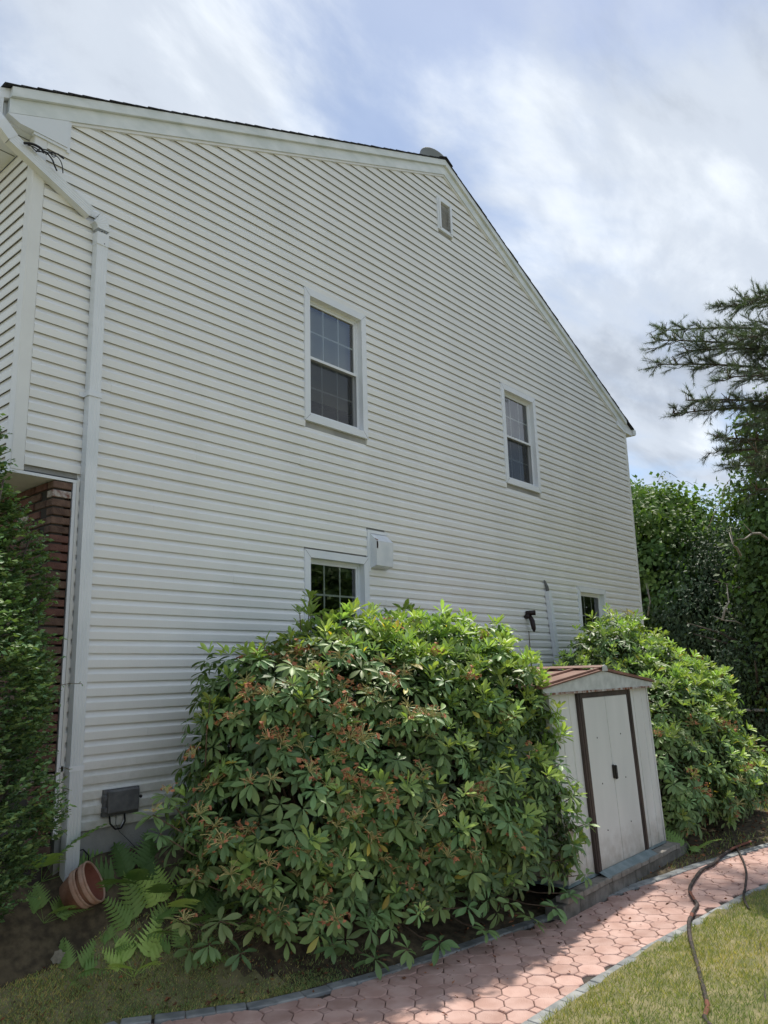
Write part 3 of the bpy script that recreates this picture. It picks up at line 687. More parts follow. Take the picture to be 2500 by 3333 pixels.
m = MB(); m.bbox(4.10, 4.235, WY-.06, WY-.018, 1.19, 1.32, trimm, .008); wput('cover', m.mesh('cover'), t, B_)
m = MB(); m.box(4.115, 4.22, WY-.066, WY-.061, 1.2, 1.29, hoodm); wput('flap', m.mesh('flap'), t, B_)
m = MB(); m.tube([(3.24, WY-.02, .86), (3.29, WY-.03, .87), (3.33, WY-.05, .82), (3.33, WY-.05, .72)], .006, black, 6); tag(m.build('cable_stub'), 'short black cable bent out of the foundation beside the downspout foot', 'cable')
# tangled cables at the eave
t = thing('cable_bundle', 'tangled bundle of black cables hanging across the top of the diagonal downspout', 'cable', (2.6, WY-.1, 6.55)); B_ = (2.6, WY-.1, 6.55)
def cab(pts, r, nm='cable'):
    P_ = []
    for px, py in pts: P_.append(at_y(px, py, WY-.13))
    # smooth
    Q = []
    for i in range(len(P_)-1):
        a = P_[max(i-1, 0)]; b_ = P_[i]; c_ = P_[i+1]; d = P_[min(i+2, len(P_)-1)]
        for s in range(5):
            u = s/5; Q.append(.5*((2*b_)+(c_-a)*u+(2*a-5*b_+4*c_-d)*u*u+(3*b_-a-3*c_+d)*u**3))
    Q.append(P_[-1]); m = MB(); m.tube(Q, r, black, 6); wput(nm, m.mesh(nm), t, B_)
cab([(52, 309), (70, 311), (85, 318), (92, 324)], .011, 'thick_cable'); cab([(68, 316), (78, 326), (92, 328), (108, 331), (118, 336)], .005); cab([(78, 328), (86, 322), (100, 324), (112, 330), (124, 333), (137, 340)], .005)
cab([(90, 324), (102, 331), (113, 345), (118, 358), (123, 369)], .007); cab([(118, 334), (128, 343), (134, 356), (136, 374)], .0045); cab([(98, 328), (100, 334), (107, 330), (115, 339), (120, 337), (116, 330), (105, 327)], .004); cab([(60, 313), (74, 318), (86, 326), (96, 331)], .005); cab([(124, 332), (133, 339), (138, 343)], .008)
# satellite dish
dp = at_y(938, 348, WY+.75); B_ = tuple(dp); t = thing('satellite_dish', 'round grey satellite dish rising behind the roof ridge', 'satellite dish', B_)
nrm = (Vector((-.35, -1, .25))).normalized(); q4 = Matrix.Translation(dp-Vector((0, 0, .02))) @ nrm.to_track_quat('Z', 'Y').to_matrix().to_4x4()
m = MB(); m.lathe([(.0, -.05), (.12, -.042), (.22, -.018), (.29, .012), (.30, .02), (.30, .03), (.285, .025), (.21, 0), (.11, -.025), (0, -.034)], dishm, 36, q4); wput('reflector', m.mesh('reflector'), t, B_)
m = MB(); m.tube([dp+Vector((0, .06, -.05)), dp+Vector((.0, .25, -.35)), dp+Vector((0, .25, -.75))], .022, dishm, 10); wput('mast', m.mesh('mast'), t, B_)
# ------------------------------------------------------------------ shed
SY = 3.72; sx0, sx1 = 6.80, 9.13; sz0, sz1 = .205, 1.95; RXS, RZS = 7.93, 2.135; SD_ = 1.75
SB = (7.95, SY, .2)
shed = thing('garden_shed', 'small beige metal garden shed with brown framed double doors and brown ribbed roof', 'shed', SB)
def sh(m, nm, par=shed, **k):          # the old shed has racked a little to the left
    m.v = [(x-.085*(z-.2)+.015, y, z) for x, y, z in m.v]; return wput(nm, m.mesh(nm), par, SB if par is shed else (0, 0, 0), **k)
dfl, dfr = 7.345, 8.60
def corr(m, x0, x1, y, z0, z1, mt, xsn=None):     # wall panel with standing grooves
    V = []; F = []; g_ = [x0]
    ribs = [x for x in (7.02, 7.20, 8.74, 8.96) if x0 < x < x1]
    prof = [(x0, 0)]
    for r in ribs: prof += [(r-.012, 0), (r-.006, .01), (r+.006, .01), (r+.012, 0)]
    prof += [(x1, 0)]
    for x, d in prof: V += [(x, y-d, z0), (x, y-d, z1)]
    for i in range(len(prof)-1): F.append((2*i, 2*i+2, 2*i+3, 2*i+1))
    m.add(V, F, mt)
for a, b_ in ((sx0, dfl), (dfr, sx1)): m = MB(); corr(m, a, b_, SY, sz0, sz1, shedm); sh(m, 'wall_panel')
m = MB()
for i in range(6): m.box(sx0, sx0+.006, SY+.003+i*.29, SY+.285+i*.29, sz0, sz1, shedm)
sh(m, 'wall_panel')
m = MB(); m.box(sx1-.006, sx1, SY+.003, SY+SD_, sz0, sz1, shedm); sh(m, 'wall_panel')
m = MB(); m.box(sx0, sx1, SY+SD_, SY+SD_+.006, sz0, sz1, shedm); sh(m, 'wall_panel')
for x in (sx0, sx1-.02): m = MB(); m.box(x-.003, x+.023, SY-.012, SY+.02, sz0, sz1, shedm); sh(m, 'corner_trim')
m = MB(); m.box(sx0-.01, sx1+.01, SY-.004, SY+SD_+.01, sz0-.03, sz0-.001, sillm); sh(m, 'floor_frame')
# door frame
fm = MB(); fw = .095; zt = sz1-.02
for x in (dfl, dfr-fw):
    fm.box(x, x+fw, SY-.032, SY-.002, sz0-.005, zt, shedf); fm.box(x+.03, x+.055, SY-.037, SY-.0325, sz0-.005, zt, shedf)
fm.box(dfl+fw, dfr-fw, SY-.032, SY-.002, zt-.075, zt, shedf); fm.box(dfl+fw, dfr-fw, SY-.04, SY-.033, zt-.03, zt-.005, shedf); sh(fm, 'door_frame')
dm = (dfl+dfr)/2-.01
for nm, a, b_ in (('door', dfl+fw+.001, dm-.005), ('door', dm+.005, dfr-fw-.001)):
    m = MB(); y = SY-.014; bnd = .012
    m.bbox(a, b_, y-.012, y+.01, sz0+.004, zt-.077, shedm, .004)
    d = sh(m, 'door')
    for zz in (.55, 1.0, 1.45):
        s_ = MB(); xx = a+(b_-a)*(.45 if a < dm-.1 else .5); s_.tube([(xx, y-.016, zz), (xx, y-.012, zz)], .007, black, 8); sh(s_, 'screw', d)
hm = MB(); hm.bbox(dm-.035, dm+.0, SY-.045, SY-.027, 1.02, 1.16, black, .008); hm.bbox(dm+.004, dm+.048, SY-.052, SY-.027, 1.01, 1.15, black, .008); hm.box(dm+.012, dm+.016, SY-.054, SY-.0525, 1.03, 1.13, greyp); sh(hm, 'latch')
# ramp sill
m = MB(); m.add([(dfl+.02, SY-.13, .168), (dfr-.01, SY-.13, .168), (dfr-.01, SY-.03, .212), (dfl+.02, SY-.03, .212), (dfl+.02, SY-.13, .16), (dfr-.01, SY-.13, .16)], [(0, 1, 2, 3), (0, 4, 5, 1)], sillm)
sh(m, 'sill_ramp')
# gable and roof
ex0, ex1 = 6.62, 9.2; ez = 1.985
m = MB(); m.prism([(ex0+.02, 1.925), (ex1-.02, 1.925), (ex1-.0, ez-.02), (RXS, RZS-.02), (ex0, ez-.02)], 'y', SY-.055, SY-.04, shedg); sh(m, 'gable_panel')
m = MB(); m.box(ex0+.03, ex1-.03, SY-.06, SY-.036, 1.908, 1.929, rust); sh(m, 'rust_edge', label='rust stained lower edge of the gable')
for sg, xe in ((-1, ex0-.04), (1, ex1+.04)):
    m = MB(); slope = (RZS-ez)/abs(RXS-(ex0 if sg < 0 else ex1)); zz = RZS-slope*abs(xe-RXS)
    m.prism([(RXS, RZS-.012), (xe, zz-.012), (xe, zz), (RXS, RZS)], 'y', SY-.075, SY+SD_+.05, shedr); r_ = sh(m, 'roof_slope')
    for i in range(7):
        y = SY-.03+i*.29; k = MB(); k.prism([(RXS-.0, RZS+.022), (xe, zz+.022), (xe, zz+.001), (RXS, RZS+.001)], 'y', y-.016, y+.016, shedr); sh(k, 'roof_rib', r_)
m = MB(); m.prism([(RXS-.07, RZS+.012), (RXS, RZS+.032), (RXS+.07, RZS+.012), (RXS+.07, RZS+.02), (RXS, RZS+.042), (RXS-.07, RZS+.02)], 'y', SY-.07, SY+SD_+.06, shedr); sh(m, 'ridge_cap')
m = MB(); m.prism([(RXS-.06, RZS-.02), (RXS+.06, RZS-.02), (RXS+.05, RZS+.03), (RXS-.0, RZS+.045), (RXS-.05, RZS+.03)], 'y', SY-.085, SY-.076, shedg); sh(m, 'ridge_end')
# block plinth
PB = (8, SY-.1, 0); pl = thing('block_plinth', 'low plinth of dark concrete blocks topped with cap bricks under the metal shed', 'plinth', PB)
x = 6.5; bm_ = []
y0p = lambda x_: SY-.135
while x < 9.3:
    l = .305; m = MB(); m.bbox(x+.003, x+l-.003, SY-.115, SY+.08, -.07, .118, blockm, .006); wput('concrete_block', m.mesh('concrete_block'), pl, PB, ); x += l
for y in (SY+.09, SY+.5, SY+.91): m = MB(); m.bbox(9.1, 9.3, y, y+.4, -.07, .118, blockm, .006); wput('concrete_block', m.mesh('concrete_block'), pl, PB)
x = 6.55
while x < 9.22:
    l = R.choice((.2, .2, .16, .3)); l = min(l, 9.24-x); dy = R.uniform(-.006, .006)
    m = MB(); m.bbox(x+.003, x+l-.003, SY-.135+dy, SY-.005, .122, .172, capm, .006); wput('cap_brick', m.mesh('cap_brick'), pl, PB); x += l
m = MB(); m.bbox(9.09, 9.27, SY, SY+.2, .122, .172, capm, .006); wput('cap_brick', m.mesh('cap_brick'), pl, PB)
# ------------------------------------------------------------------ foliage templates
def leaf_tmpl(wf, segs=4, fold=.25, droop=.18):
    V = []; F = []
    prof = [0.05, .22, .42, .52, .44, .0] if segs == 5 else [.05, .36, .5, .42, .0]
    n = len(prof)
    for i, p in enumerate(prof):
        t = i/(n-1); z = -droop*t*t; hw = p*wf
        V += [(-hw, t, z+fold*hw), (0, t, z), (hw, t, z+fold*hw)]
    for i in range(n-1):
        a = 3*i; F += [(a, a+1, a+4, a+3), (a+1, a+2, a+5, a+4)]
    return V, F
RL_V, RL_F = leaf_tmpl(.34, 5, .35, .18); RY_V, RY_F = leaf_tmpl(.30, 5, .5, -.05)
SM_V, SM_F = leaf_tmpl(.5, 4, .3, .2)
QL_V = [(-.0, 0, 0), (.27, .45, .05), (0, 1, -.06), (-.27, .45, .05)]; QL_F = [(0, 1, 2), (0, 2, 3)]
NE_V = [(-.012, 0, 0), (.012, 0, 0), (0, 1, 0)]; NE_F = [(0, 1, 2)]
def norm(a): return a/np.linalg.norm(a, axis=1, keepdims=True)
def ell_surface(ells, density, rng, zmin=-.55, shell=1.0, jit=.06, cover=.9):
    Ps, Ns = [], []
    for (cx, cy, cz, rx, ry, rz) in ells:
        area = 4*PI*((rx*ry)**1.6/3+(rx*rz)**1.6/3+(ry*rz)**1.6/3)**(1/1.6); n = int(area*density)
        d = norm(rng.normal(size=(n, 3))); d = d[d[:, 2] > zmin]
        rr = shell+rng.normal(0, jit, len(d)); p = np.array([cx, cy, cz])+d*np.array([rx, ry, rz])*rr[:, None]
        nn = norm(d/np.array([rx, ry, rz])); keep = np.ones(len(p), bool)
        for (ax, ay, az, bx, by, bz) in ells:
            if (ax, ay, az) == (cx, cy, cz): continue
            keep &= (((p-np.array([ax, ay, az]))/np.array([bx, by, bz]))**2).sum(1) > cover**2
        Ps.append(p[keep]); Ns.append(nn[keep])
    return np.concatenate(Ps), np.concatenate(Ns)
def bumpy(p, amp=.10, f=2.3, ph=0):
    return amp*(np.sin(p[:, 0]*f+ph)*np.cos(p[:, 1]*f*1.3+1+ph)+.6*np.sin(p[:, 2]*f*1.7+2+ph)+.5*np.sin(p[:, 0]*f*2.7+p[:, 2]*f*2.1))
def whorls(P_, Nn, rng, upw, nl, lo, hi, ln, jl):
    """leaves of whorls: returns pos, rot, scale"""
    ax = norm(Nn*(1-upw)+np.array([0, 0, 1.])*upw+rng.normal(0, .12, P_.shape)); pos, dirs, ups, sc_, ids = [], [], [], [], []
    ref = norm(np.cross(ax, np.array([.3, .5, .81]))); ref2 = np.cross(ax, ref)
    cnt = rng.integers(nl[0], nl[1]+1, len(P_))
    for i in range(len(P_)):
        n = cnt[i]; a0 = rng.uniform(0, 6.28); an = a0+np.arange(n)*2*PI/n+rng.normal(0, .14, n); tilt = np.radians(rng.uniform(lo, hi, n))
        rad = ref[i][None]*np.cos(an)[:, None]+ref2[i][None]*np.sin(an)[:, None]
        d = rad*np.sin(tilt)[:, None]+ax[i][None]*np.cos(tilt)[:, None]; d[:, 2] -= .12
        pos.append(P_[i][None]+d*.012+ax[i][None]*rng.uniform(-.02, .01, (n, 1))); dirs.append(d); ups.append(ax[i][None]*np.sin(tilt)[:, None]-rad*np.cos(tilt)[:, None]+np.array([[0, 0, .15]]))
        l = ln*rng.uniform(.72, 1.25)*rng.uniform(1-jl, 1+jl, n); sc_.append(l); ids.append(np.full(n, i))
    pos, dirs, ups, sc_, ids = map(np.concatenate, (pos, dirs, ups, sc_, ids))
    return pos, frames(dirs, ups, rng.normal(0, .18, len(pos))), sc_, ids, ax
# spent flower truss mesh variants
def truss_mesh(seed, brown):
    r = random.Random(seed); m = MB(); 
    for k in range(15):
        a = r.uniform(0, 6.28); el_ = r.uniform(.1, 1.25); l = r.uniform(.05, .085)
        d = Vector((math.cos(a)*math.cos(el_), math.sin(a)*math.cos(el_), math.sin(el_))); side = Vector((-math.sin(a), math.cos(a), 0))
        p0 = Vector((0, 0, 0)); p1 = d*l*.5+Vector((0, 0, .012)); p2 = d*l+Vector((0, 0, -.01+.02*r.random()))+side*r.uniform(-.02, .02)
        pts = [p0, p1, p2]; w_ = .0019
        for q_ in range(2):
            A, B2 = pts[q_], pts[q_+1]; u = side*w_; m.add([A-u, A+u, B2+u, B2-u], [(0, 1, 2, 3)], pedic); v2 = Vector((0, 0, w_)); m.add([A-v2, A+v2, B2+v2, B2-v2], [(0, 1, 2, 3)], pedic)
        if r.random() < brown:
            c0 = p2; s_ = r.uniform(.008, .018)
            for z_ in range(3):
                v1 = Vector((r.uniform(-1, 1), r.uniform(-1, 1), r.uniform(-1, .4)))*s_; v2 = Vector((r.uniform(-1, 1), r.uniform(-1, 1), r.uniform(-1, .4)))*s_
                m.add([c0, c0+v1, c0+v1+v2, c0+v2*1.2], [(0, 1, 2, 3)], spent)
    me = m.mesh('spent_flower'); return tint_mesh(me, (1, 1, 1))
TR = [truss_mesh(1, .3), truss_mesh(2, .6), truss_mesh(3, .95), truss_mesh(4, .1), truss_mesh(5, .8)]
def project(p):
    d = p-np.array(EYE); z = d@np.array(FW); return d@np.array(RT)/z*FPX, -(d@np.array(UP))/z*FPX, z
def pick_parts(pos, sizes, n):
    u, v_, z = project(pos); vis = (np.abs(u) < 1250) & (np.abs(v_) < 1666); score = np.where(vis, 1, .01)*sizes/z
    return np.argsort(-score)[:n]
LV = {}
def leaf_variants(nm, V, F, m, tints):
    k = (nm, m.name)
    if k not in LV:
        L_ = []
        for t_ in tints:
            b_ = MB(); b_.add(V, F, m, True); L_.append(tint_mesh(b_.mesh('leaf'), t_))
        LV[k] = L_
    return LV[k]
def bush(name, label, ells, seed, dens, young_fn, truss_fn, base, nparts=300, ph=0, shade=None, extra=None, cut=None):
    rng = np.random.default_rng(seed)
    th_ = thing(name, label, 'bush', base)
    P_, Nn = ell_surface(ells, dens, rng, jit=.05); gp__ = np.sin(P_[:, 0]*7.1+ph)*np.sin(P_[:, 2]*6.3+1)+.7*np.sin(P_[:, 0]*13+P_[:, 2]*11)+rng.normal(0, .3, len(P_)); kk_ = gp__ > -.95; P_, Nn = P_[kk_], Nn[kk_]
    P_ = P_+Nn*(bumpy(P_, .15, 3.3, ph)+rng.normal(0, .035, len(P_))+.10*(rng.random(len(P_)) < .07))[:, None]
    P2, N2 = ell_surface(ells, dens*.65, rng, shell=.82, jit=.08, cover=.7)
    if cut is not None:
        k = cut(P_); P_, Nn = P_[k], Nn[k]; k = cut(P2); P2, N2 = P2[k], N2[k]
    gz_ = np.array([ground_z(*p[:2]) for p in P_])+.05; k = P_[:, 2] > gz_; P_, Nn = P_[k], Nn[k]
    gz_ = np.array([ground_z(*p[:2]) for p in P2])+.05; k = P2[:, 2] > gz_; P2, N2 = P2[k], N2[k]
    yf = rng.random(len(P_)) < young_fn(P_, Nn)
    allp = []
    # mature whorls (everywhere; drooping)
    for sub, sn, mt, V_, F_, upw, nl, lo, hi, ln, tl, nmn in (
            (P_[~yf], Nn[~yf], leaf_d, RL_V, RL_F, .45, (7, 10), 68, 115, .112, (.75, 1.4), 'leaf'),
            (P_[yf], Nn[yf], leaf_y, RY_V, RY_F, .55, (6, 9), 28, 74, .098, (.65, 1.3), 'leaf'),
            (P_[yf]-Nn[yf]*.05-np.array([0, 0, .05]), Nn[yf], leaf_d, RL_V, RL_F, .4, (5, 8), 80, 115, .10, (.75, 1.45), 'leaf'),
            (P2, N2, leaf_d, RL_V, RL_F, .3, (6, 8), 60, 120, .105, (.35, .7), 'leaf')):  # inner shell: shade painted into the leaf tint
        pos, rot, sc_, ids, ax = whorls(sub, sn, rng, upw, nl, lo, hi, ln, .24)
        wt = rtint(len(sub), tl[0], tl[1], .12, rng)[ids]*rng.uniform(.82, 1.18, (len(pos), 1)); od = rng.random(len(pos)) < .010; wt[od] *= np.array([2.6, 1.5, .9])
        allp.append([pos, rot, sc_, wt, mt, V_, F_])
    # individual leaf parts: those that show largest
    quota = [int(nparts*.5), int(nparts*.5)]; groups = list(extra or [])
    for gi, (pos, rot, sc_, wt, mt, V_, F_) in enumerate(allp):
        keep = np.ones(len(pos), bool)
        if gi < 2 and len(pos):
            # leaves of the outermost whorls nearest to the viewer
            idx = pick_parts(pos, sc_, quota[gi]); keep[idx] = False
            lv = leaf_variants('r', V_, F_, mt, [(.8, .85, .8), (1, 1, 1), (1.2, 1.15, 1.0), (1.4, 1.35, 1.3)])
            for i in idx:
                m4 = Matrix([[*(rot[i][r_]*sc_[i]), pos[i][r_]-base[r_]] for r_ in range(3)]+[[0, 0, 0, 1]])
                put('leaf', lv[int(np.clip((wt[i].mean()-.7)/.2, 0, 3))], th_, mat4=m4)
        groups.append((V_, F_, pos[keep], rot[keep], sc_[keep], wt[keep], mt))
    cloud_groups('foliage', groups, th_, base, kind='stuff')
    # spent flower trusses
    tf = truss_fn(P_, Nn); sel = np.where((rng.random(len(P_)) < tf) & ~yf)[0]
    sel = sel[(Nn[sel][:, 1] < .2)]; rng.shuffle(sel); sel = sel[:290]
    for i in sel:
        a = Nn[i]*.5+np.array([0, 0, .9]); qt = Vector(a).to_track_quat('Z', 'Y'); s = rng.uniform(1.1, 1.6)
        q_ = Matrix.Translation(Vector(P_[i]+Nn[i]*.02)-Vector(base)) @ (qt.to_matrix().to_4x4()) @ Matrix.Rotation(rng.uniform(0, 6.28), 4, 'Z') @ Matrix.Scale(s, 4)
        put('spent_flower', TR[rng.integers(0, 5)], th_, mat4=q_)
    # stems: from a few roots to inner points
    sm_ = MB(); rootz = ground_z(base[0], base[1])
    idx = rng.choice(len(P2), min(110, len(P2)), replace=False)
    for i in idx:
        e = Vector(P2[i]); b0 = Vector((base[0]+(e.x-base[0])*.45+rng.normal(0, .1), base[1]+(e.y-base[1])*.35+.1, 0)); b0.z = ground_z(b0.x, b0.y)-.05
        mid = b0.lerp(e, .5)+Vector((rng.normal(0, .06), rng.normal(0, .06), .12)); sm_.tube([b0, b0.lerp(mid, .5)+Vector((0, 0, .06)), mid, mid.lerp(e, .6), e], [.02, .016, .012, .008, .004], stemm, 5, caps=False)
    wput('stems', sm_.mesh('stems'), th_, base)
    # gaps read dark through the darkened tint of the inner leaves above
    return th_, P_
ELL1 = [(4.50, 4.98, 1.30, .80, .68, 1.02), (5.0, 4.95, 1.55, .95, .75, 1.05), (5.95, 4.80, 1.55, .95, .9, 1.10), (6.25, 4.25, 1.22, .74, .75, 1.12), (6.35, 5.0, 1.72, .70, .55, 1.02), (5.45, 4.5, 1.3, .9, .72, 1.05),
        (4.95, 4.6, .62, .80, .45, .58), (4.35, 4.68, .62, .52, .36, .5), (5.6, 4.25, .62, .85, .45, .62), (6.35, 4.0, .62, .75, .48, .62), (4.2, 4.95, .8, .42, .4, .5), (4.35, 4.98, 1.85, .55, .45, .55), (6.55, 4.3, 1.6, .60, .58, .68), (6.9, 4.75, 1.9, .42, .45, .5)]
BASE1 = (5.2, 4.95, ground_z(5.2, 4.95))
# upright sprigs that stick out of the top, and low branches that lean out at the bottom left
rng = np.random.default_rng(5)
spr = [(4.95, 5.2, 2.40, .46), (5.05, 5.25, 2.45, .38), (4.85, 5.15, 2.35, .36), (5.2, 5.2, 2.45, .25), (4.2, 5.0, 2.10, .34), (4.05, 4.95, 2.0, .30), (4.45, 5.0, 2.2, .25), (3.85, 5.0, 1.75, .2), (3.7, 5.0, 1.85, .14), (3.9, 4.95, 1.95, .2), (5.5, 5.1, 2.45, .2), (6.25, 5.1, 2.5, .28), (6.5, 5.15, 2.52, .28), (6.05, 5.1, 2.5, .22), (6.75, 5.0, 2.4, .22), (5.8, 5.0, 2.45, .16), (6.9, 4.7, 2.15, .2), (6.9, 4.4, 1.9, .2)]
pos_, n_ = [], []; sm_ = MB()
for x, y, z, hgt in spr:
    lean = Vector((R.gauss(0, .05), R.gauss(-.02, .04), 0)); p0 = Vector((x, y, z-.35)); p1 = Vector((x, y, z))+lean*.3; p2 = Vector((x, y, z+hgt))+lean
    sm_.tube([p0, p1, p2], [.006, .005, .004], stemm, 5)
    for f_ in np.linspace(.0, 1, max(1, int(hgt/.12)+1)): pos_.append(tuple(p1.lerp(p2, f_))); n_.append((0, 0, 1))
pos_ = np.array(pos_); n_ = np.array(n_, float)
pp, rr, ss, ids, ax = whorls(pos_, n_, rng, .9, (6, 8), 30, 78, .115, .2)
EX = [(RY_V, RY_F, pp, rr, ss, rtint(len(pos_), .55, .95, .1, rng)[ids], leaf_y)]
lowb = [(395, 1995, 4.75), (475, 1990, 4.6), (555, 2000, 4.6), (420, 1900, 4.9), (690, 1960, 4.3), (620, 2030, 4.45), (520, 2060, 4.6), (560, 1935, 4.5), (640, 1900, 4.45), (720, 2040, 4.25), (790, 1985, 4.15), (810, 2070, 4.12), (330, 1760, 5.0), (360, 1720, 5.0), (345, 1800, 5.0), (880, 2050, 3.95), (950, 2035, 3.85), (1050, 2010, 3.75), (1150, 1985, 3.65), (1230, 1930, 3.6), (1265, 1890, 3.55), (1240, 1850, 3.55), (1010, 1960, 3.8), (1100, 1950, 3.7), (1200, 1960, 3.6), (1265, 1780, 3.5), (1240, 1720, 3.5), (1210, 1650, 3.52), (600, 1980, 4.4), (450, 2040, 4.7), (410, 2050, 4.85)]
LB = np.array([tuple(at_y(*a)) for a in lowb]); Nn = np.tile(np.array([[.0, -.6, .5]]), (len(LB), 1)); rng = np.random.default_rng(77)
pp, rr, ss, ids, ax = whorls(LB, norm(Nn), rng, .5, (8, 11), 60, 112, .112, .2)
tnt = rtint(len(LB), .8, 1.3, .1, rng); tnt[:4] *= np.array([1.45, 1.15, 1.15]); EX.append((RL_V, RL_F, pp, rr, ss, tnt[ids], leaf_d))
for p in LB:
    e = Vector(p); r0 = Vector((min(5.9, max(4.7, e.x+.1)), 4.9, .4)); sm_.tube([r0, r0.lerp(e, .4)+Vector((0, 0, -.02)), r0.lerp(e, .8)+Vector((R.gauss(0, .04), 0, -.05)), e], [.014, .01, .006, .004], stemm, 5)
def y1(P_, Nn):
    f_ = .12+.75*np.clip((P_[:, 0]-4.7)/1.2, 0, 1)*np.clip((P_[:, 2]-.7)/1.0, 0, 1); f_ += .3*np.clip((P_[:, 0]-5.6)/.8, 0, 1); f_ += .5*(P_[:, 2] > 2.3); return np.clip(f_, 0, .93)
def t1(P_, Nn): return .34*np.clip((5.9-P_[:, 0])/1.1, .10, 1)*np.clip(P_[:, 2]/.9, .15, 1)
b1_, PP1 = bush('rhododendron_bush', 'big rhododendron bush with brown spent flowers filling the middle between wall and path', ELL1, 21, 84, y1, t1, BASE1, 300, extra=EX)
wput('outer_stems', sm_.mesh('outer_stems'), b1_, BASE1, kind='stuff')
for p in LB[[0, 2, 3, 4, 7, 8, 12, 13]]: put('spent_flower', R.choice(TR), b1_, loc=tuple(Vector(p)+Vector((0, -.01, .02))-Vector(BASE1)))
ELL2 = [(10.75, 5.0, 1.62, 1.12, .62, 1.20), (11.5, 4.85, 1.5, 1.05, .85, 1.28), (10.7, 4.15, 1.05, .95, .72, 1.05), (11.75, 4.25, 1.02, .95, .75, 1.02), (9.95, 4.0, .75, .5, .42, .7), (12.1, 4.6, .9, .7, .6, .95), (10.25, 3.8, .5, .75, .36, .48), (11.0, 3.72, .5, .8, .42, .52), (11.8, 3.8, .6, .7, .5, .6)]
def y2(P_, Nn): return np.clip(.2+.65*np.clip((P_[:, 2]-.8)/1.1, 0, 1), 0, .88)
def t2(P_, Nn): return .13+0*P_[:, 0]
BASE2 = (10.9, 4.6, ground_z(10.9, 4.6))
bush('rhododendron_bush', 'tall rhododendron bush behind and to the right of the metal shed', ELL2, 33, 62, y2, t2, BASE2, 300, 1.3, cut=lambda p: ~((p[:, 0] < 9.28) & (p[:, 1] < 5.6) & (p[:, 2] < 2.2)) & (p[:, 1] < 5.95))
# ------------------------------------------------------------------ left evergreen shrub
def shrub_surface(n, rng):
    prof = [(.62, .62), (.9, .80), (1.3, .88), (1.8, .88), (2.3, .86), (2.8, .76), (3.2, .58), (3.6, .44), (3.95, .30), (4.15, .08)]
    z = rng.uniform(.60, 4.15, n); r = np.interp(z, [p[0] for p in prof], [p[1] for p in prof]); a = rng.uniform(0, 2*PI, n)
    d = np.stack([np.cos(a), np.sin(a)], 1); r = r*(1+rng.normal(0, .05, n))+.07*np.sin(a*5+z*3)+.05*np.sin(z*7+a*2)
    return np.stack([1.74+d[:, 0]*r, 5.55+d[:, 1]*r*.62, z], 1), np.stack([d[:, 0], d[:, 1], np.full(n, .35)], 1)
rng = np.random.default_rng(9)
yb_ = (1.90, 5.55, .5); ys = thing('evergreen_shrub', 'tall dark clipped evergreen shrub at the left edge in front of the brick', 'shrub', yb_)
Ps, Ns = shrub_surface(9500, rng); Ns = norm(Ns); k = (Ps[:, 1] < 5.98) ; Ps, Ns = Ps[k], Ns[k]
pos, dirs, tn = [], [], []
for i in range(len(Ps)):
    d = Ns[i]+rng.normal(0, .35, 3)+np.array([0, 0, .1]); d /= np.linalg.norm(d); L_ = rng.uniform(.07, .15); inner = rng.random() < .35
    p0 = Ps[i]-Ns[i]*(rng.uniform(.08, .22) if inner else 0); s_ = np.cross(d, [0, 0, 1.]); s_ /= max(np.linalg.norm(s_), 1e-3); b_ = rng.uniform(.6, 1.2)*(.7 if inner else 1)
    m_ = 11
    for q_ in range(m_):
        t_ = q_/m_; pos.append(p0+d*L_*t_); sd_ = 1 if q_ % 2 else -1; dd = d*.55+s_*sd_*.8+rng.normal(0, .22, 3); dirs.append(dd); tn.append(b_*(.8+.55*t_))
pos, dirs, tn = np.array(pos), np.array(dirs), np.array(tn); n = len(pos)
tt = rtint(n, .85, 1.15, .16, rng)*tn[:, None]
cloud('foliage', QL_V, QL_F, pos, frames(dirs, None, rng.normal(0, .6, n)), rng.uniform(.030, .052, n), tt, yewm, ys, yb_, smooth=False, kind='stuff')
m = MB()
for i in range(26):
    a = R.uniform(0, 6.28); z1 = R.uniform(1.2, 3.6); m.tube([(1.9+.1*math.cos(a), 5.6+.1*math.sin(a), .45), (1.9+.3*math.cos(a), 5.6+.18*math.sin(a), z1*.5), (1.9+.62*math.cos(a), 5.58+.36*math.sin(a), z1)], [.03, .018, .006], barkm, 6)
wput('trunk', m.mesh('trunk'), ys, yb_)
# stray twigs across the downspout
twm = MB(); tp = []; td = []
for (px, py, px2, py2) in ((130, 1480, 177, 1477), (128, 1660, 152, 1662), (118, 1700, 150, 1706), (120, 1790, 142, 1800), (0, 985, 22, 975), (95, 1240, 128, 1262)):
    a, b_ = at_y(px, py, 5.72), at_y(px2, py2, 5.70); twm.tube([a, a.lerp(b_, .5)+Vector((0, 0, .008)), b_], .003, stemm, 4)
    for q_ in range(9): p = a.lerp(b_, q_/9+.1); tp.append(p); td.append(Vector((R.gauss(0, .6), R.gauss(0, .6), R.gauss(0, .6)))+(b_-a).normalized())
wput('stray_twigs', twm.mesh('stray_twigs'), ys, yb_, kind='stuff')
cloud('twig_leaves', QL_V, QL_F, np.array(tp), frames(np.array(td)), np.full(len(tp), .026), rtint(len(tp), .9, 1.5, .1, rng), yewm, ys, yb_, smooth=False, kind='stuff')
